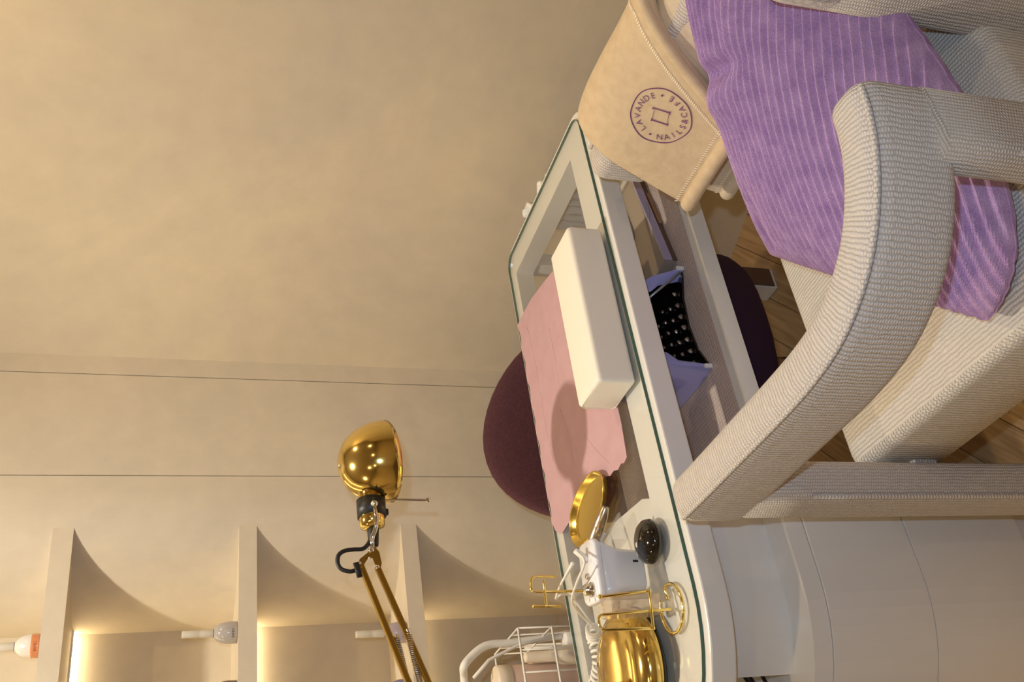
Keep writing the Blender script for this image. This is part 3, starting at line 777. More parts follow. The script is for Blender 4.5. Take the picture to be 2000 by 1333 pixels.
# black pebble-shaped device
pb = thing('black_pebble_device', (.596, 1.427, GZ), 'glossy black pebble-shaped device with small white marks', 'device')
lathe('shell', [(1e-6, .0005), (.024, .0005), (.033, .003), (.0375, .009), (.0380, .013), (.0355, .021), (.029, .027), (.018, .0315), (1e-6, .033)], (.596, 1.427, GZ), 'black_gloss', pb, 40)
def dome_mark(x, y, w_, h_):
    r2 = min((x*x+y*y)/.038**2, .98); z = .013+.020*math.sqrt(1-r2)
    c = Vector((.596+x, 1.427+y, GZ+z+.0022)); nn = Vector((x/.038**2, y/.038**2, (z-.013)/.020**2)).normalized()
    u = Vector((1, -.35, 0)); u = (u-u.dot(nn)*nn).normalized(); v_ = nn.cross(u)
    mesh('mark', [c+u*a_*w_+v_*b_*h_ for a_, b_ in ((-1, -1), (1, -1), (1, 1), (-1, 1))], [(0, 1, 2, 3)], 'print_white', pb, fix=False)
for x, y, w_, h_ in ((.012, .022, .0042, .0013), (.011, .018, .0036, .0005), (-.004, .003, .0045, .0010), (-.003, .006, .003, .0012), (-.016, .014, .0042, .0006), (-.015, .018, .002, .0012)): dome_mark(x, y, w_, h_)

# nail drill: white body, control panel on top, handpiece clipped to its side
nd = thing('nail_drill', (.575, 1.500, GZ), 'white nail drill unit with a silver knob and a control panel', 'nail drill')
RZ = math.radians(-9)
Mn = Matrix.Translation((.572, 1.497, 0)) @ Matrix.Rotation(RZ, 4, 'Z')
def nb(v): return Mn @ Vector(v)
secb = rrect(.106, .070, .016, 5)
def ringm(name, levels, mat, par):
    V = []; m_ = len(levels[0][0]); Fc = []
    for s_, z in levels: V += [nb((x, y, z)) for x, y in s_]
    for i in range(len(levels)-1):
        for j in range(m_): Fc.append((i*m_+j, i*m_+(j+1) % m_, (i+1)*m_+(j+1) % m_, (i+1)*m_+j))
    Fc.append(tuple(range(m_-1, -1, -1))); Fc.append(tuple((len(levels)-1)*m_+j for j in range(m_)))
    return mesh(name, V, Fc, mat, par, None, True)
bd = ringm('body', [([(x, y+dy) for x, y in rrect(w_, d_, .014, 5)], GZ+z) for w_, d_, z, dy in ((.066, .042, .001, .009), (.070, .046, .004, .009), (.076, .052, .052, .004), (.098, .066, .088, .0))], 'white_plastic', nd)
pn = ringm('control_panel', [(rrect(.100, .066, .016, 5), GZ+.087), (rrect(.106, .072, .018, 5), GZ+.090), (rrect(.106, .072, .018, 5), GZ+.097), (rrect(.101, .067, .016, 5), GZ+.100)], 'white_plastic', nd)
PT = GZ+.100
lathe('knob', [(.0125, 0), (.0125, .003), (.0098, .004), (.0095, .013), (.0082, .0145), (1e-6, .0145)], nb((-.030, -.006, PT)), 'chrome', pn)
lathe('button', [(.0058, 0), (.0058, .003), (.0045, .0042), (1e-6, .0042)], nb((-.006, .004, PT)), 'chrome', pn)
lathe('jack', [(.0070, 0), (.0065, .004), (.0055, .012), (.005, .026), (1e-6, .026)], nb((.022, .002, PT)), 'white_soft', pn, axis=(.55, -.25, .8))
box('port', (0, 0, 0), (.0035, .001, .0100), 'black', bd, M=Mn @ Matrix.Translation((.012, -.0170, GZ+.014)) @ Matrix.Rotation(.09, 4, 'X'))
for (x, y, w_, h_) in ((-.043, .010, .004, .0006), (-.020, .018, .003, .0006), (-.047, -.014, .0035, .0006), (-.042, -.019, .003, .0005), (.018, .017, .003, .0006)):
    c = nb((x, y, PT+.0006)); mesh('print_mark', [c+Vector((a_*w_, b_*h_, 0)) for a_, b_ in ((-1, -1), (1, -1), (1, 1), (-1, 1))], [(0, 1, 2, 3)], 'print_dark', pn, fix=False)
hp0, hp1 = nb((.052, .004, GZ+.083)), nb((.095, -.032, GZ+.072)); ax = (hp1-hp0)
hp = tag(lathe('drill_handpiece', [(1e-6, 0), (.0095, 0), (.0108, .004), (.0108, .030), (.0100, .032), (.0106, .034), (.0092, .050), (.0062, .066), (.0048, .068), (1e-6, .068)], hp0, 'bronze', axis=ax, origin=tuple(hp0)), 'brushed metal drill handpiece clipped beside the white drill unit', 'handpiece')
lathe('collet', [(.0022, .0), (.0022, .004), (1e-6, .004)], hp0+ax.normalized()*.068, 'black', hp, 10)
lathe('grip_ring', [(.0111, 0), (.0111, .002), (.0100, .002)], hp0+ax.normalized()*.020, 'gold_pale', hp, 20)
sweep('cradle', [nb((.040, .004, GZ+.068)), nb((.056, .002, GZ+.069)), nb((.066, -.006, GZ+.0635))], circ(.0030, 8), 'white_plastic', nd)
# clear acrylic stand in front of the dish
as_ = thing('acrylic_stand', (.665, 1.560, GZ), 'small clear acrylic stand beside the gold dish', 'stand')
Ma = Matrix.Translation((.665, 1.555, GZ)) @ Matrix.Rotation(math.radians(12), 4, 'Z')
box('base', (-.028, -.028, .0005), (.028, .028, .0045), 'acrylic', as_, .0008, M=Ma)
box('back', (-.028, .020, .0045), (.028, .0235, .040), 'acrylic', as_, .0008, M=Ma)
box('side', (-.028, -.020, .0045), (-.0245, .020, .028), 'acrylic', as_, .0008, M=Ma)
# beige acrylic box left of the drill
ab = thing('acrylic_box', (.5035, 1.473, GZ), 'clear beige acrylic box between the drill unit and the lamp base', 'box')
Mb = Matrix.Translation((.5035, 1.473, GZ)) @ Matrix.Diagonal((.66, .70, 1, 1)) @ Matrix.Rotation(RZ, 4, 'Z')
for nm, a_, b2 in (('wall', (-.024, -.033, .001), (.024, -.031, .088)), ('wall', (-.024, .031, .001), (.024, .033, .088)), ('wall', (-.024, -.031, .001), (-.022, .031, .088)), ('wall', (.022, -.031, .001), (.024, .031, .088)), ('lid', (-.024, -.033, .088), (.024, .033, .092)), ('bottom', (-.022, -.031, .001), (.022, .031, .003))):
    box(nm, a_, b2, 'acrylic_beige', ab, M=Mb)

# two gold wire holders, each: base ring, stem with a hook, cross bar and a second rod
def wire_holder(label, ring_c, rr, stem, cross, rod, open_a):
    t = thing('wire_holder', (ring_c[0], ring_c[1], GZ), label, 'wire holder', 'gold wire holders')
    c = Vector((ring_c[0], ring_c[1], GZ+.003)); pts = []
    for k in range(37):
        a_ = open_a+(2*PI-.75)*k/36; pts.append(c+Vector((rr*math.cos(a_), rr*math.sin(a_), 0)))
    end = pts[-1]; pts = pts + [end+(Vector(stem[0])-end)*.5]
    tube('base_ring', pts, .0028, 'gold_pale', t, rend=.0025)
    tube('stem', fillet(stem, .010), .0026, 'gold_pale', t, rend=.0024)
    tube('cross_bar', cross, .0024, 'gold_pale', t, rend=.0022)
    rd = tube('rod', rod, .0026, 'gold_pale', t, rend=.0022)
    ball('tip', rod[-1], .0036, 'gold_pale', rd)
    return t
Yh = 1.425
q = lambda px, py, y=Yh: at(px, py, 1, y)
st0 = Vector((q(1322, 1190).x, Yh, GZ+.003))
stem1 = [st0, q(1168, 1202), q(1172, 1231), q(1277, 1228)]
wire_holder('gold wire holder standing in front of the lamp base', (.479, 1.420), .0385, stem1, [q(1276, 1229, Yh-.004), q(1268, 1154, Yh-.004)], [q(1268, 1155), q(1172, 1166)], math.radians(55))
Y2 = 1.61
q = lambda px, py, y=Y2: at(px, py, 1, y)
st0 = Vector((q(1172, 1155).x, Y2, GZ+.003))
stem2 = [st0, q(1037, 1157), q(1037, 1127), q(1084, 1127)]
wire_holder('gold wire holder standing behind the white drill unit', (.578, 1.640), .0385, stem2, [q(1062, 1136, Y2-.004), q(1067, 1184, Y2-.004)], [q(1094, 1185), q(1043, 1185)], math.radians(200))

# white cord: plain lead from the drill, then a long coil towards the lamp base
pc = thing('coiled_cord', (.47, 1.60, GZ), 'white coiled cord running from the drill to behind the lamp', 'cord')
j0 = nb((.022, .002, PT))+Vector((.012, -.006, .018))
zp = lambda px, py, z: at(px, py, 2, z)
lead = smoothpath([j0, zp(1142, 1098, PT+.022), zp(1128, 1135, PT+.020), zp(1118, 1165, PT+.008), zp(1120, 1182, PT-.010), zp(1136, 1204, PT-.045), zp(1158, 1226, GZ+.035)], 8)
tube('lead', lead, .0022, 'white_soft', pc)
bt = zp(1118, 1102, PT+.004)
lead2 = smoothpath([bt, zp(1104, 1126, PT+.010), zp(1092, 1150, PT+.008), zp(1086, 1170, PT-.002), zp(1096, 1162, PT-.012), zp(1112, 1164, PT-.03), zp(1130, 1184, PT-.045), zp(1150, 1212, GZ+.04), zp(1158, 1227, GZ+.034)], 8)
tube('lead', lead2, .0022, 'white_soft', pc)
for k in range(7):
    p_ = bt.lerp(zp(1100, 1135, PT+.010), k/7); ball('strain_relief', p_, .0040-.0002*k, 'white_soft', pc, n=8)
axis_p = [zp(1158, 1227, GZ+.034), zp(1168, 1240, GZ+.020), zp(1176, 1262, GZ+.018), zp(1180, 1290, GZ+.018), zp(1176, 1315, GZ+.018), zp(1170, 1345, GZ+.018), zp(1168, 1400, GZ+.018)]
axis_p = [p_+Vector((0, .022, 0))*min(1, k) for k, p_ in enumerate(axis_p)]
axis_p = smoothpath(axis_p, 60); fr = frames(axis_p); coil = []; dist_ = 0
for i, (p_, f_) in enumerate(zip(axis_p, fr)):
    if i: dist_ += (p_-axis_p[i-1]).length
    a_ = dist_*2*PI/.0105; coil.append(p_+(f_[1]*math.cos(a_)+f_[2]*math.sin(a_))*.0115)
tube('coil', coil, .0030, 'white_soft', pc, n=6)

# ---------------------------------------------------------------- gold desk lamp
la = thing('desk_lamp', (.42, 1.59, GZ), 'gold swing-arm desk lamp with a round metal shade', 'lamp')
lathe('base', [(1e-6, .0005), (.100, .0005), (.104, .004), (.1045, .012), (.1045, .022), (.100, .033), (.088, .041), (.066, .046), (.03, .048), (1e-6, .048)], (.430, 1.588, GZ), 'gold', la, 64)
lathe('base_pad', [(.1015, 0), (.1055, .0015), (.1055, .0035), (.1015, .004)], (.430, 1.588, GZ), 'black', la, 64)
LY = 1.68
q = lambda px, py, y=LY: at(px, py, 1, y)
elb = Vector((.135, 1.625, .965))
lathe('pivot', [(.013, 0), (.013, .03), (.009, .034), (1e-6, .034)], (.40, 1.59, GZ+.047), 'gold', la)
sqr = rrect(.0105, .0105, .002, 2)
for dx in (-.014, .014):
    sweep('lower_arm', [Vector((.40+dx, 1.59, GZ+.09)), elb+Vector((dx, 0, -.01))], sqr, 'gold_paint', la, ref=Vector((0, 1, 0)), smooth=False)
box('elbow_plate', elb-Vector((.03, .004, .03)), elb+Vector((.03, .004, .03)), 'gold_paint', la, .003)
h1, h2 = q(704, 1103), q(737, 1109)
def extend(p_, px2, py2):
    b2 = q(px2, py2, LY-.018); dr = (b2-p_).normalized(); return p_+dr*((p_.x-elb.x)/abs(dr.x))
u1, u2 = extend(h1, 797, 1333), extend(h2, 836, 1333)
for p_, e_ in ((h1, u1), (h2, u2)): sweep('upper_arm', [p_, e_], sqr, 'gold_paint', la, ref=Vector((0, 1, 0)), smooth=False)
tube('elbow_pin', [u1, u2], .004, 'chrome', la)
tube('elbow_pin', [u2, elb], .004, 'chrome', la)
# plate joining the arms to the head bracket
hj = q(726, 1083)
pl_ = [q(x, y) for x, y in ((698, 1108), (701, 1096), (716, 1084), (720, 1076), (731, 1073), (739, 1082), (744, 1104), (742, 1113), (733, 1112), (726, 1094), (718, 1094), (706, 1112))]
V = [p_+Vector((0, -.0085, 0)) for p_ in pl_]+[p_+Vector((0, -.0065, 0)) for p_ in pl_]; n = len(pl_)
mesh('head_plate', V, [tuple(range(n)), tuple(range(2*n-1, n-1, -1))]+[(i, (i+1) % n, n+(i+1) % n, n+i) for i in range(n)], 'gold_paint', la)
for px, py, r_ in ((725, 1075, .0058), (702, 1101, .0042), (737, 1108, .0042), (722, 1090, .002)): ball('screw', q(px, py, LY-.009), r_, 'chrome', la)
# springs with end loops
for (a_, b2) in (((797, 1238), (822, 1345)), ((775, 1250), (800, 1352))):
    p0, p1 = q(*a_, LY-.012), q(*b2, LY-.016); p1 = p0+(p1-p0)*1.6; N_ = 46; sp = []
    t_ = (p1-p0).normalized(); s_ = t_.cross(Vector((0, 1, 0))).normalized(); v_ = s_.cross(t_)
    for k in range(N_*7+1): an = k*2*PI/7; sp.append(p0+(p1-p0)*k/(N_*7)+(s_*math.cos(an)+v_*math.sin(an))*.0052)
    spo = tube('spring', sp, .0011, 'chrome', la, n=5)
    tube('spring_core', [p0, p1], .0040, 'chrome', spo, n=8)
    ball('spring_hook', p0-t_*.004, .0052, 'chrome', spo)
# shade: spun bowl opening downwards, slightly tipped
sax = (q(655, 905)-q(752, 900)).normalized()                       # from the rim plane to the crown
sax = Vector((sax.x*.9-.10, -.10, sax.z)).normalized()
RIM = q(756, 902); prof = []
for k in range(15):
    t = k/14*PI/2; prof.append((max(.0795*math.cos(t)**.92, 1e-6), .094*math.sin(t)))
pin_ = [(max(r_-.0016, 1e-6), max(h_-.0012, 0)) for r_, h_ in prof[::-1]]
sh = lathe('shade', prof+pin_, RIM, 'gold', la, 48, axis=sax)
side = (q(722, 1030)-q(716, 950)); side = side.normalized()        # the lamp holder leaves the bowl sideways
s0_ = q(722, 953)
lathe('socket', [(1e-6, -.012), (.0245, -.012), (.0245, 0), (.0225, .003), (.0225, .020), (.0235, .024), (.0235, .062), (.022, .078), (.012, .083), (1e-6, .083)], s0_, 'gold', la, 28, axis=side)
cl = lathe('collar', [(.024, .026), (.0265, .026), (.0265, .060), (.024, .060)], s0_, 'black', la, 28, axis=side)
box('collar_lug', (-.006, -.004, -.012), (.006, .004, .012), 'black', cl, .002, M=Matrix.Translation(q(746, 1001)))
lathe('cable_boot', [(.0115, .080), (.0105, .090), (.0085, .112), (.0075, .116), (1e-6, .116)], s0_, 'black', la, 16, axis=side)
tube('bracket', fillet([q(731, 984, LY-.028), q(736, 1020, LY-.026), q(733, 1036, LY-.020), q(727, 1050, LY-.012), q(727, 1072, LY-.008)], .008), .0042, 'chrome', la)
ball('bracket_screw', q(731, 984, LY-.032), .0068, 'chrome', la)
tube('handle_screw', [q(741, 976), q(832, 977)], .0026, 'chrome', la, rend=.001)
lathe('handle_nut', [(.0045, 0), (.0045, .010), (1e-6, .010)], q(741, 976), 'chrome', la, 6, axis=q(832, 977)-q(741, 976), smooth=False)
ball('handle_tip', q(836, 977), .0048, 'chrome', la)
tube('lamp_cable', smoothpath([q(722, 1046), q(722, 1058), q(710, 1072), q(690, 1074), q(672, 1077), q(661, 1086), q(660, 1102), q(668, 1113), q(684, 1117), q(697, 1115), q(703, 1125)], 6), .0040, 'black', la)
sweep('cable_tie', [q(695, 1100, LY-.010), q(703, 1128, LY-.010)], rrect(.010, .006, .002, 2), 'black', la, ref=Vector((0, 1, 0)))

# ---------------------------------------------------------------- things on the lower shelf of the desk
LZ = .538
uv_ = thing('nail_curing_lamp', (1.045, 1.49, LZ), 'lilac nail curing lamp with a dark open mouth on the desk shelf', 'curing lamp')
def tun(w_, h_, lean, zb=0, n=5):             # tunnel outline, from left foot over the top to right foot
    pts = [(-w_/2, zb), (-w_/2+lean*.45, h_*.55)]
    r = .022
    for k in range(n+1): t = PI-PI/2*k/n; pts.append((-w_/2+lean+r+r*math.cos(t), h_-r+r*math.sin(t)))
    return pts + [(-x, z) for x, z in pts[::-1]]
cx_ = 1.052
def ringY(prof_, y, sh_=0): return [Vector((cx_+x+sh_, y+ (0.030*(z/.105) if y < 1.41 else 0), LZ+.001+z)) for x, z in prof_]
rgs = [ringY(tun(.238, .118, .030), 1.398), ringY(tun(.250, .121, .032), 1.46), ringY(tun(.246, .118, .034), 1.57), ringY(tun(.220, .100, .04), 1.62), ringY(tun(.18, .06, .04), 1.637)]
inn = [ringY(tun(.226, .105, .030, .004), 1.398), ringY(tun(.205, .094, .030, .004), 1.425), ringY(tun(.20, .078, .030, .004), 1.55)]
def loft(name, rg, mat, par, capend=False, smooth=True):
    V = []; Fc = []; m_ = len(rg[0])
    for r in rg: V += r
    for i in range(len(rg)-1):
        for j in range(m_-1): Fc.append((i*m_+j, i*m_+j+1, (i+1)*m_+j+1, (i+1)*m_+j))
    if capend: Fc.append(tuple((len(rg)-1)*m_+j for j in range(m_)))
    return mesh(name, V, Fc, mat, par, None, smooth)
shl = loft('shell', rgs, 'lilac_plastic', uv_, True)
loft('mouth_rim', [rgs[0], inn[0], inn[1]], 'lilac_plastic', uv_)
loft('reflector', [inn[1], inn[2]], 'black_gloss', uv_, True)
bp_ = [(cx_-.104, 1.405), (cx_-.06, 1.425), (cx_, 1.432), (cx_+.06, 1.425), (cx_+.104, 1.405), (cx_+.112, 1.405), (cx_+.108, 1.56), (cx_-.108, 1.56), (cx_-.112, 1.405)]
prism('base_plate', bp_, LZ+.001, LZ+.005, 'black_gloss', uv_)
k_ = 0
cone = None
for i in range(7):
    for j in range(4):
        x, y = cx_-.083+.0277*i+(j % 2)*.012, 1.445+.030*j
        if abs(x-cx_) > .092: continue
        if cone is None:
            cone = lathe('led_reflector', [(.0095, 0), (.0075, .006), (.004, .011), (1e-6, .012)], (x, y, LZ+.005), 'chrome', uv_, 10)
            cone.data.transform(Matrix.Translation(-(Vector((x, y, LZ+.005))-root_of(uv_)))); cone.location = Vector((x, y, LZ+.005))-root_of(uv_)
            cone.data.materials.clear(); cone.data.materials.append(MATS['dark_mirror'])
        else:
            c2 = cone.copy(); COL.objects.link(c2); c2.parent = uv_; c2.location = Vector((x, y, LZ+.005))-root_of(uv_)
            if (i+j) % 3 == 0: c2.rotation_euler = (.3, .2, 0)
for s_ in (-1, 1):
    box('foot_cap', (cx_+s_*.1165-.004, 1.396, LZ+.0005), (cx_+s_*.1165+.004, 1.402, LZ+.016), 'white_plastic', uv_, .001)
tube('tray_rail', [Vector((cx_+.108, 1.401, LZ+.010)), Vector((cx_+.050, 1.430, LZ+.090))], .0028, 'grey_steel', uv_)
# flat tool case
tcs = thing('tool_case', (1.30, 1.50, LZ), 'flat kraft topped tool case with a lilac front edge on the shelf', 'case')
Mt = Matrix.Translation((1.335, 1.520, LZ)) @ Matrix.Rotation(math.radians(9), 4, 'Z')
bxs = box('body', (-.150, -.085, .001), (.125, .085, .030), 'kraft', tcs, .002, M=Mt)
box('front_edge', (-.151, -.0885, .012), (.126, -.085, .031), 'lilac_light', bxs, .001, M=Mt)
box('front_band', (-.151, -.0875, .001), (.126, -.085, .011), 'brown_board', bxs, M=Mt)
box('clasp', (-.04, -.0915, .002), (.06, -.0885, .010), 'leg_wood', bxs, .001, M=Mt)
tube('hook', smoothpath([Mt @ Vector(v) for v in ((-.03, -.089, .030), (-.01, -.0915, .024), (.015, -.0915, .020), (.03, -.089, .016))], 5), .0014, 'grey_steel', bxs)
# shallow white tray behind it
wt = thing('white_tray', (1.44, 1.60, LZ+.030), 'shallow white tray with a grey rim on the tool case', 'tray')
Mw = Matrix.Translation((1.375, 1.545, LZ+.0305)) @ Matrix.Rotation(math.radians(9), 4, 'Z')
secw = [Mw @ Vector((x, y, 0)) for x, y in rrect(.12, .09, .025, 5)]
def flatring(name, z0, z1, ins0, ins1, mat, par):
    V = []; s1 = rrect(.12-2*ins0, .09-2*ins0, .025-ins0, 5); s2 = rrect(.12-2*ins1, .09-2*ins1, .025-ins1, 5); n = len(s1)
    for s_, z in ((s1, z0), (s1, z1), (s2, z1), (s2, z0)): V += [Mw @ Vector((x, y, z)) for x, y in s_]
    Fc = []
    for k in range(4):
        for i in range(n): j = (i+1) % n; Fc.append((k*n+i, k*n+j, ((k+1) % 4)*n+j, ((k+1) % 4)*n+i))
    return mesh(name, V, Fc, mat, par)
flatring('rim', .0, .012, 0, .004, 'grey_steel', wt)
V = [Mw @ Vector((x, y, .002)) for x, y in rrect(.113, .083, .022, 5)]
mesh('bottom', V, [tuple(range(len(V)))], 'white_soft', wt)
# white towel with a scalloped hem hooked over the far end of the desk
V = []; Fc = []; n, k_ = 40, 10
for i in range(k_+1):
    for j in range(n+1):
        y = 1.59+.15*j/n; t = i/k_; top = .700+.016*max(0, math.sin((y-1.60)*70))*(1.4 if y > 1.665 else .8)
        V.append((1.5675+.010*math.sin(j*.9)+.006*math.sin(j*2.3+i)+.02*(1-t)*0, y, .46+(top-.46)*t))
for i in range(k_):
    for j in range(n): a_ = i*(n+1)+j; Fc.append((a_, a_+1, a_+n+2, a_+n+1))
tw = mesh('hanging_towel', V, Fc, 'white_soft', None, (1.562, 1.665, .46), True)
md = tw.modifiers.new('thick', 'SOLIDIFY'); md.thickness = .010; md.offset = 1
tag(tw, 'white crinkled towel hanging on the end of the desk by the wall', 'towel')

# ---------------------------------------------------------------- plum velvet chair behind the desk
vc = thing('velvet_chair', (1.14, 1.74, 0), 'plum velvet chair with a round back behind the desk', 'chair')
V = []; Fc = []; n = 40
rows = [(.86, .328), (.97, .336), (1.0, .355), (1.0, .43), (.98, .45), (.90, .462), (.6, .468), (.2, .47)]
for k, z in rows:
    for i in range(n):
        t = 2*PI*i/n; V.append((1.110+.268*k*math.copysign(abs(math.cos(t))**.8, math.cos(t)), 1.728+.285*k*math.copysign(abs(math.sin(t))**.8, math.sin(t)), z))
for r in range(len(rows)-1):
    for i in range(n): j = (i+1) % n; Fc.append((r*n+i, r*n+j, (r+1)*n+j, (r+1)*n+i))
Fc.append(tuple(range(n-1, -1, -1))); Fc.append(tuple((len(rows)-1)*n+i for i in range(n)))
mesh('seat', V, Fc, 'velvet_dark', vc, None, True)
# round, slightly wrapped backrest
V = []; Fc = []; nr_, na = 10, 48; bc = Vector((1.135, 2.085, .540)); RX, RZ_ = .272, .225
for side in (-1, 1):
    for r in range(nr_+1):
        k = math.sin(r/nr_*PI/2)
        for i in range(na):
            t = 2*PI*i/na; x, z = RX*k*math.cos(t), RZ_*k*math.copysign(abs(math.sin(t))**.95, math.sin(t))
            y = -.55*x*x/.27*.9 + side*.030*math.sqrt(max(0, 1-k**4)) + .10*(z/.225)*.35
            V.append(bc+Vector((x, y, z)))
off = (nr_+1)*na
for s_ in (0, 1):
    for r in range(nr_):
        for i in range(na): j = (i+1) % na; Fc.append((s_*off+r*na+i, s_*off+r*na+j, s_*off+(r+1)*na+j, s_*off+(r+1)*na+i))
for i in range(na): j = (i+1) % na; Fc.append((nr_*na+i, nr_*na+j, off+nr_*na+j, off+nr_*na+i))
mesh('backrest', V, Fc, 'velvet', vc, None, True)
for p0, p1 in (((1.22, 1.81, .34), (1.262, 1.85, .006)), ((.92, 1.81, .34), (.87, 1.85, .006)), ((1.07, 1.60, .34), (1.06, 1.55, .006))):
    p0, p1 = Vector(p0), Vector(p1); ax_ = (p0-p1)
    lg = lathe('leg', [(.011, .012), (.019, ax_.length)], p1, 'leg_wood', vc, 14, axis=ax_)
    lathe('foot_cap', [(.0112, -.004), (.0112, .014), (.009, .014)], p1, 'black', lg, 14, axis=ax_)

# ---------------------------------------------------------------- polish bottles on the shelves
def flat_text(name, s_, size, c, r, z, facing, mat, par):
    """lettering wrapped round a bottle of radius r"""
    V = []; Fc = []; adv = size*.62
    for i, chh in enumerate(s_):
        tv, tf = text_polys(chh, size); n0 = len(V); x0 = (i-(len(s_)-1)/2)*adv
        for x, y in tv:
            a_ = (x0+x)/r; dd = facing; rgt = Vector((-dd.y, dd.x, 0))
            V.append(Vector((c.x, c.y, z+y))+(dd*math.cos(a_)+rgt*math.sin(a_))*r)
        for f_ in tf: Fc.append(tuple(n0+k for k in f_))
    return mesh(name, V, Fc, mat, par, fix=False)
def bottle(px, py, zsh, label, glassm, capm, txt=None, txtm='print_dark', y=2.395, band=None, sc=1):
    b0 = at(px, py, 1, y); c = Vector((b0.x, y, zsh+.0005))
    t = thing('polish_bottle', c, label, 'polish bottle', 'polish bottles on the niche shelves')
    gl = lathe('glass', [(a_*sc, b_*sc) for a_, b_ in ((1e-6, 0), (.0240, 0), (.0255, .002), (.0258, .020), (.0245, .030), (.021, .040), (.0155, .0475), (.011, .050), (.0105, .052), (1e-6, .052))], c, glassm, t, 32)
    cp = lathe('cap', [(a_*sc, b_*sc) for a_, b_ in ((.0092, .053), (.0095, .054), (.0090, .080), (.0080, .0835), (.0088, .087), (.0085, .121), (.0075, .123), (1e-6, .123))], c, capm, t, 20)
    lathe('neck_ring', [(a_*sc, b_*sc) for a_, b_ in ((.0098, .051), (.0098, .0535), (.009, .0535))], c, 'print_dark', t, 20)
    fd = Vector((CAM.x-c.x, CAM.y-c.y, 0)).normalized()
    if band: lathe('colour_band', [(.0259, .002), (.0263, .004), (.0263, .017), (.0258, .019)], c, band, gl, 32)
    if txt: flat_text('lettering', txt, .0078, c, .0268 if band else .0262, c.z+.0075, fd, txtm, gl)
    return t
bottle(463, 1236, 1.336, 'grey polish bottle with a cream cap and dark lettering', 'polish_grey', 'cap_cream', 'BANDI')
bottle(78, 1262, 1.753, 'white polish bottle with an orange band on the highest visible shelf', 'polish_white', 'cap_cream', 'BANDI', 'print_red', band='polish_orange')
bottle(790, 1236, .935, 'dusky lilac polish bottle behind the gold lamp arm', 'polish_lilac', 'cap_cream', 'BANDI')
bottle(460, 1352, 1.336, 'dark brown polish bottle on the same shelf as the grey one', 'polish_brown', 'cap_cream')
bottle(800, 1348, .935, 'violet polish bottle beside the springs of the lamp', 'polish_violet', 'cap_cream')

# ---------------------------------------------------------------- trolley with supplies behind the desk
tr = thing('supply_trolley', (.50, 2.10, 0), 'white tube trolley with a wire basket behind the desk', 'trolley')
TY = 2.10
q = lambda px, py, y=TY: at(px, py, 1, y)
hdl = smoothpath([q(1190, 1236), q(1115, 1240), q(1000, 1256), q(960, 1259), q(938, 1268), q(918, 1286), q(906, 1303), q(906, 1320, TY+.03), q(908, 1345, TY+.04)], 5)
tube('handle', hdl, .0088, 'white_soft', tr, n=12)
tube('post', [(hdl[0].x, hdl[0].y, hdl[0].z), (hdl[0].x, TY, .02)], .0088, 'white_soft', tr)
tube('post', [(.36, TY, .80), (.36, TY, .02)], .0088, 'white_soft', tr)
lathe('clamp', [(.018, -.018), (.020, -.014), (.020, .014), (.018, .018), (1e-6, .018)], q(1115, 1250, TY-.01), 'white_soft', tr, 18)
for z in (.60, .12): box('shelf_tray', (.34, 2.02, z), (.675, 2.22, z+.012), 'white_soft', tr, .004)
for x in (.345, .668):
    tube('post', [(x, 2.21, .70), (x, 2.21, .02)], .006, 'white_soft', tr)
for x in (.36, .655):
    for y in (2.04, 2.20): lathe('wheel', [(.012, -.008), (.018, -.006), (.018, .006), (.012, .008)], (x, y, .0185), 'grey_steel', tr, 16, axis=(1, 0, 0))
bx0, bx1, by0, by1, bz0, bz1 = .37, .655, 2.03, 2.21, .612, .775
for z in (bz0+.01, bz0+.085, bz1): tube('basket_wire', [(bx0, by0, z), (bx1, by0, z), (bx1, by1, z), (bx0, by1, z)], .0026, 'white_soft', tr, closed=True, n=6)
for k in range(7):
    x = bx0+(bx1-bx0)*k/6
    tube('basket_wire', [(x, by0, bz1), (x, by0, bz0), (x, by1, bz0), (x, by1, bz1)], .0020, 'white_soft', tr, n=6)
for k in range(1, 4):
    y = by0+(by1-by0)*k/4
    tube('basket_wire', [(bx1, y, bz1), (bx1, y, bz0), (bx0, y, bz0), (bx0, y, bz1)], .0020, 'white_soft', tr, n=6)
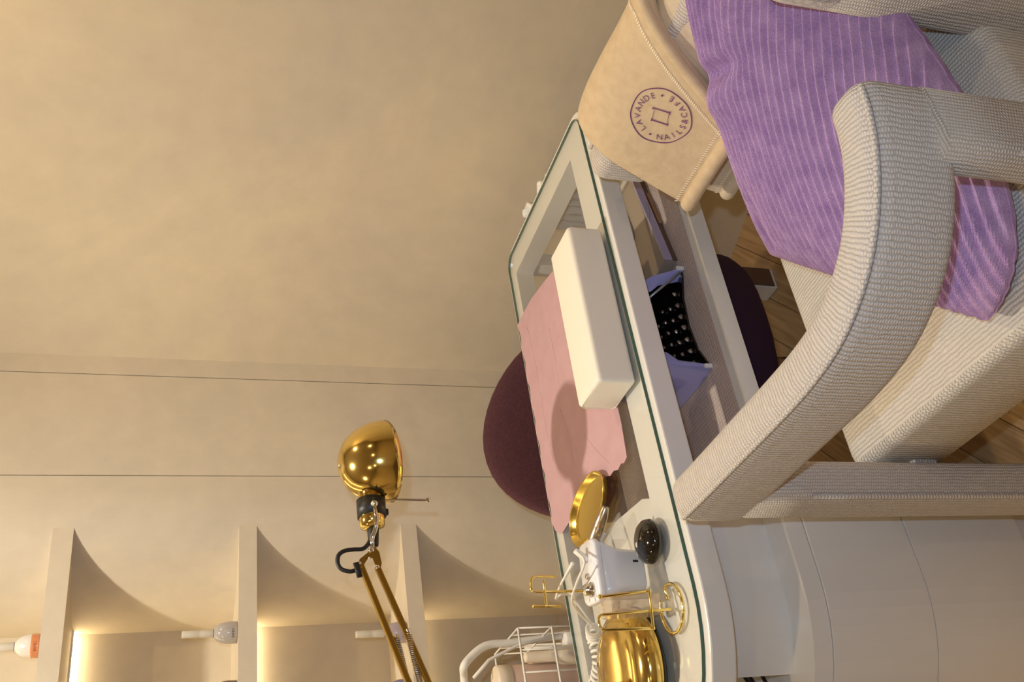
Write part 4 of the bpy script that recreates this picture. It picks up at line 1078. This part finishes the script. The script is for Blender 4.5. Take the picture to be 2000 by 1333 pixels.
tube('lever', [q(1095, 1240, TY-.012), q(1010, 1262, TY-.012), q(955, 1290, TY-.012), q(925, 1325, TY-.012)], .0035, 'white_soft', tr)
def jarthing(name, label, cat, c, prof, mat, cap=None, capm=None):
    t = thing(name, c, label, cat)
    lathe('body', prof, c, mat, t, 24)
    if cap: lathe('cap', cap, c, capm, t, 24)
    return t
bz = bz0+.0035
jarthing('cream_jar', 'pink and cream jar in the trolley basket', 'jar', Vector((.560, 2.085, bz)), [(1e-6, 0), (.030, 0), (.032, .004), (.032, .17), (.030, .175), (1e-6, .175)], 'pink_soft', [(.030, .175), (.033, .177), (.033, .205), (.030, .208), (1e-6, .208)], 'beige_plastic')
jarthing('pump_bottle', 'slim cream plastic bottle standing in the trolley basket', 'bottle', Vector((.600, 2.060, bz)), [(1e-6, 0), (.020, 0), (.022, .004), (.022, .05), (.018, .065), (.0125, .075), (.0115, .14), (.010, .143), (1e-6, .143)], 'beige_plastic')
jarthing('glass_jar', 'clear glass jar with a knob lid in the trolley basket', 'jar', Vector((.612, 2.110, bz)), [(1e-6, 0), (.024, 0), (.025, .003), (.025, .055), (.021, .062), (.008, .066), (.007, .074), (.011, .080), (1e-6, .086)], 'jar')
jarthing('red_cap_bottle', 'small bottle with a red cap in the trolley basket', 'bottle', Vector((.545, 2.150, bz)), [(1e-6, 0), (.018, 0), (.019, .003), (.019, .12), (.012, .13), (1e-6, .13)], 'white_soft', [(.013, .131), (.014, .135), (.014, .168), (.012, .172), (1e-6, .172)], 'red')
jarthing('pink_tub', 'small pink tub low in the trolley basket', 'tub', Vector((.605, 2.160, bz)), [(1e-6, 0), (.028, 0), (.030, .003), (.030, .09), (.028, .094), (1e-6, .094)], 'pink_soft')
jarthing('clear_bottle', 'tall clear bottle with a ribbed neck in the trolley basket', 'bottle', Vector((.500, 2.070, bz)), [(1e-6, 0), (.026, 0), (.028, .003), (.028, .10), (.020, .118), (.012, .125), (.012, .145), (.010, .147), (1e-6, .147)], 'jar')
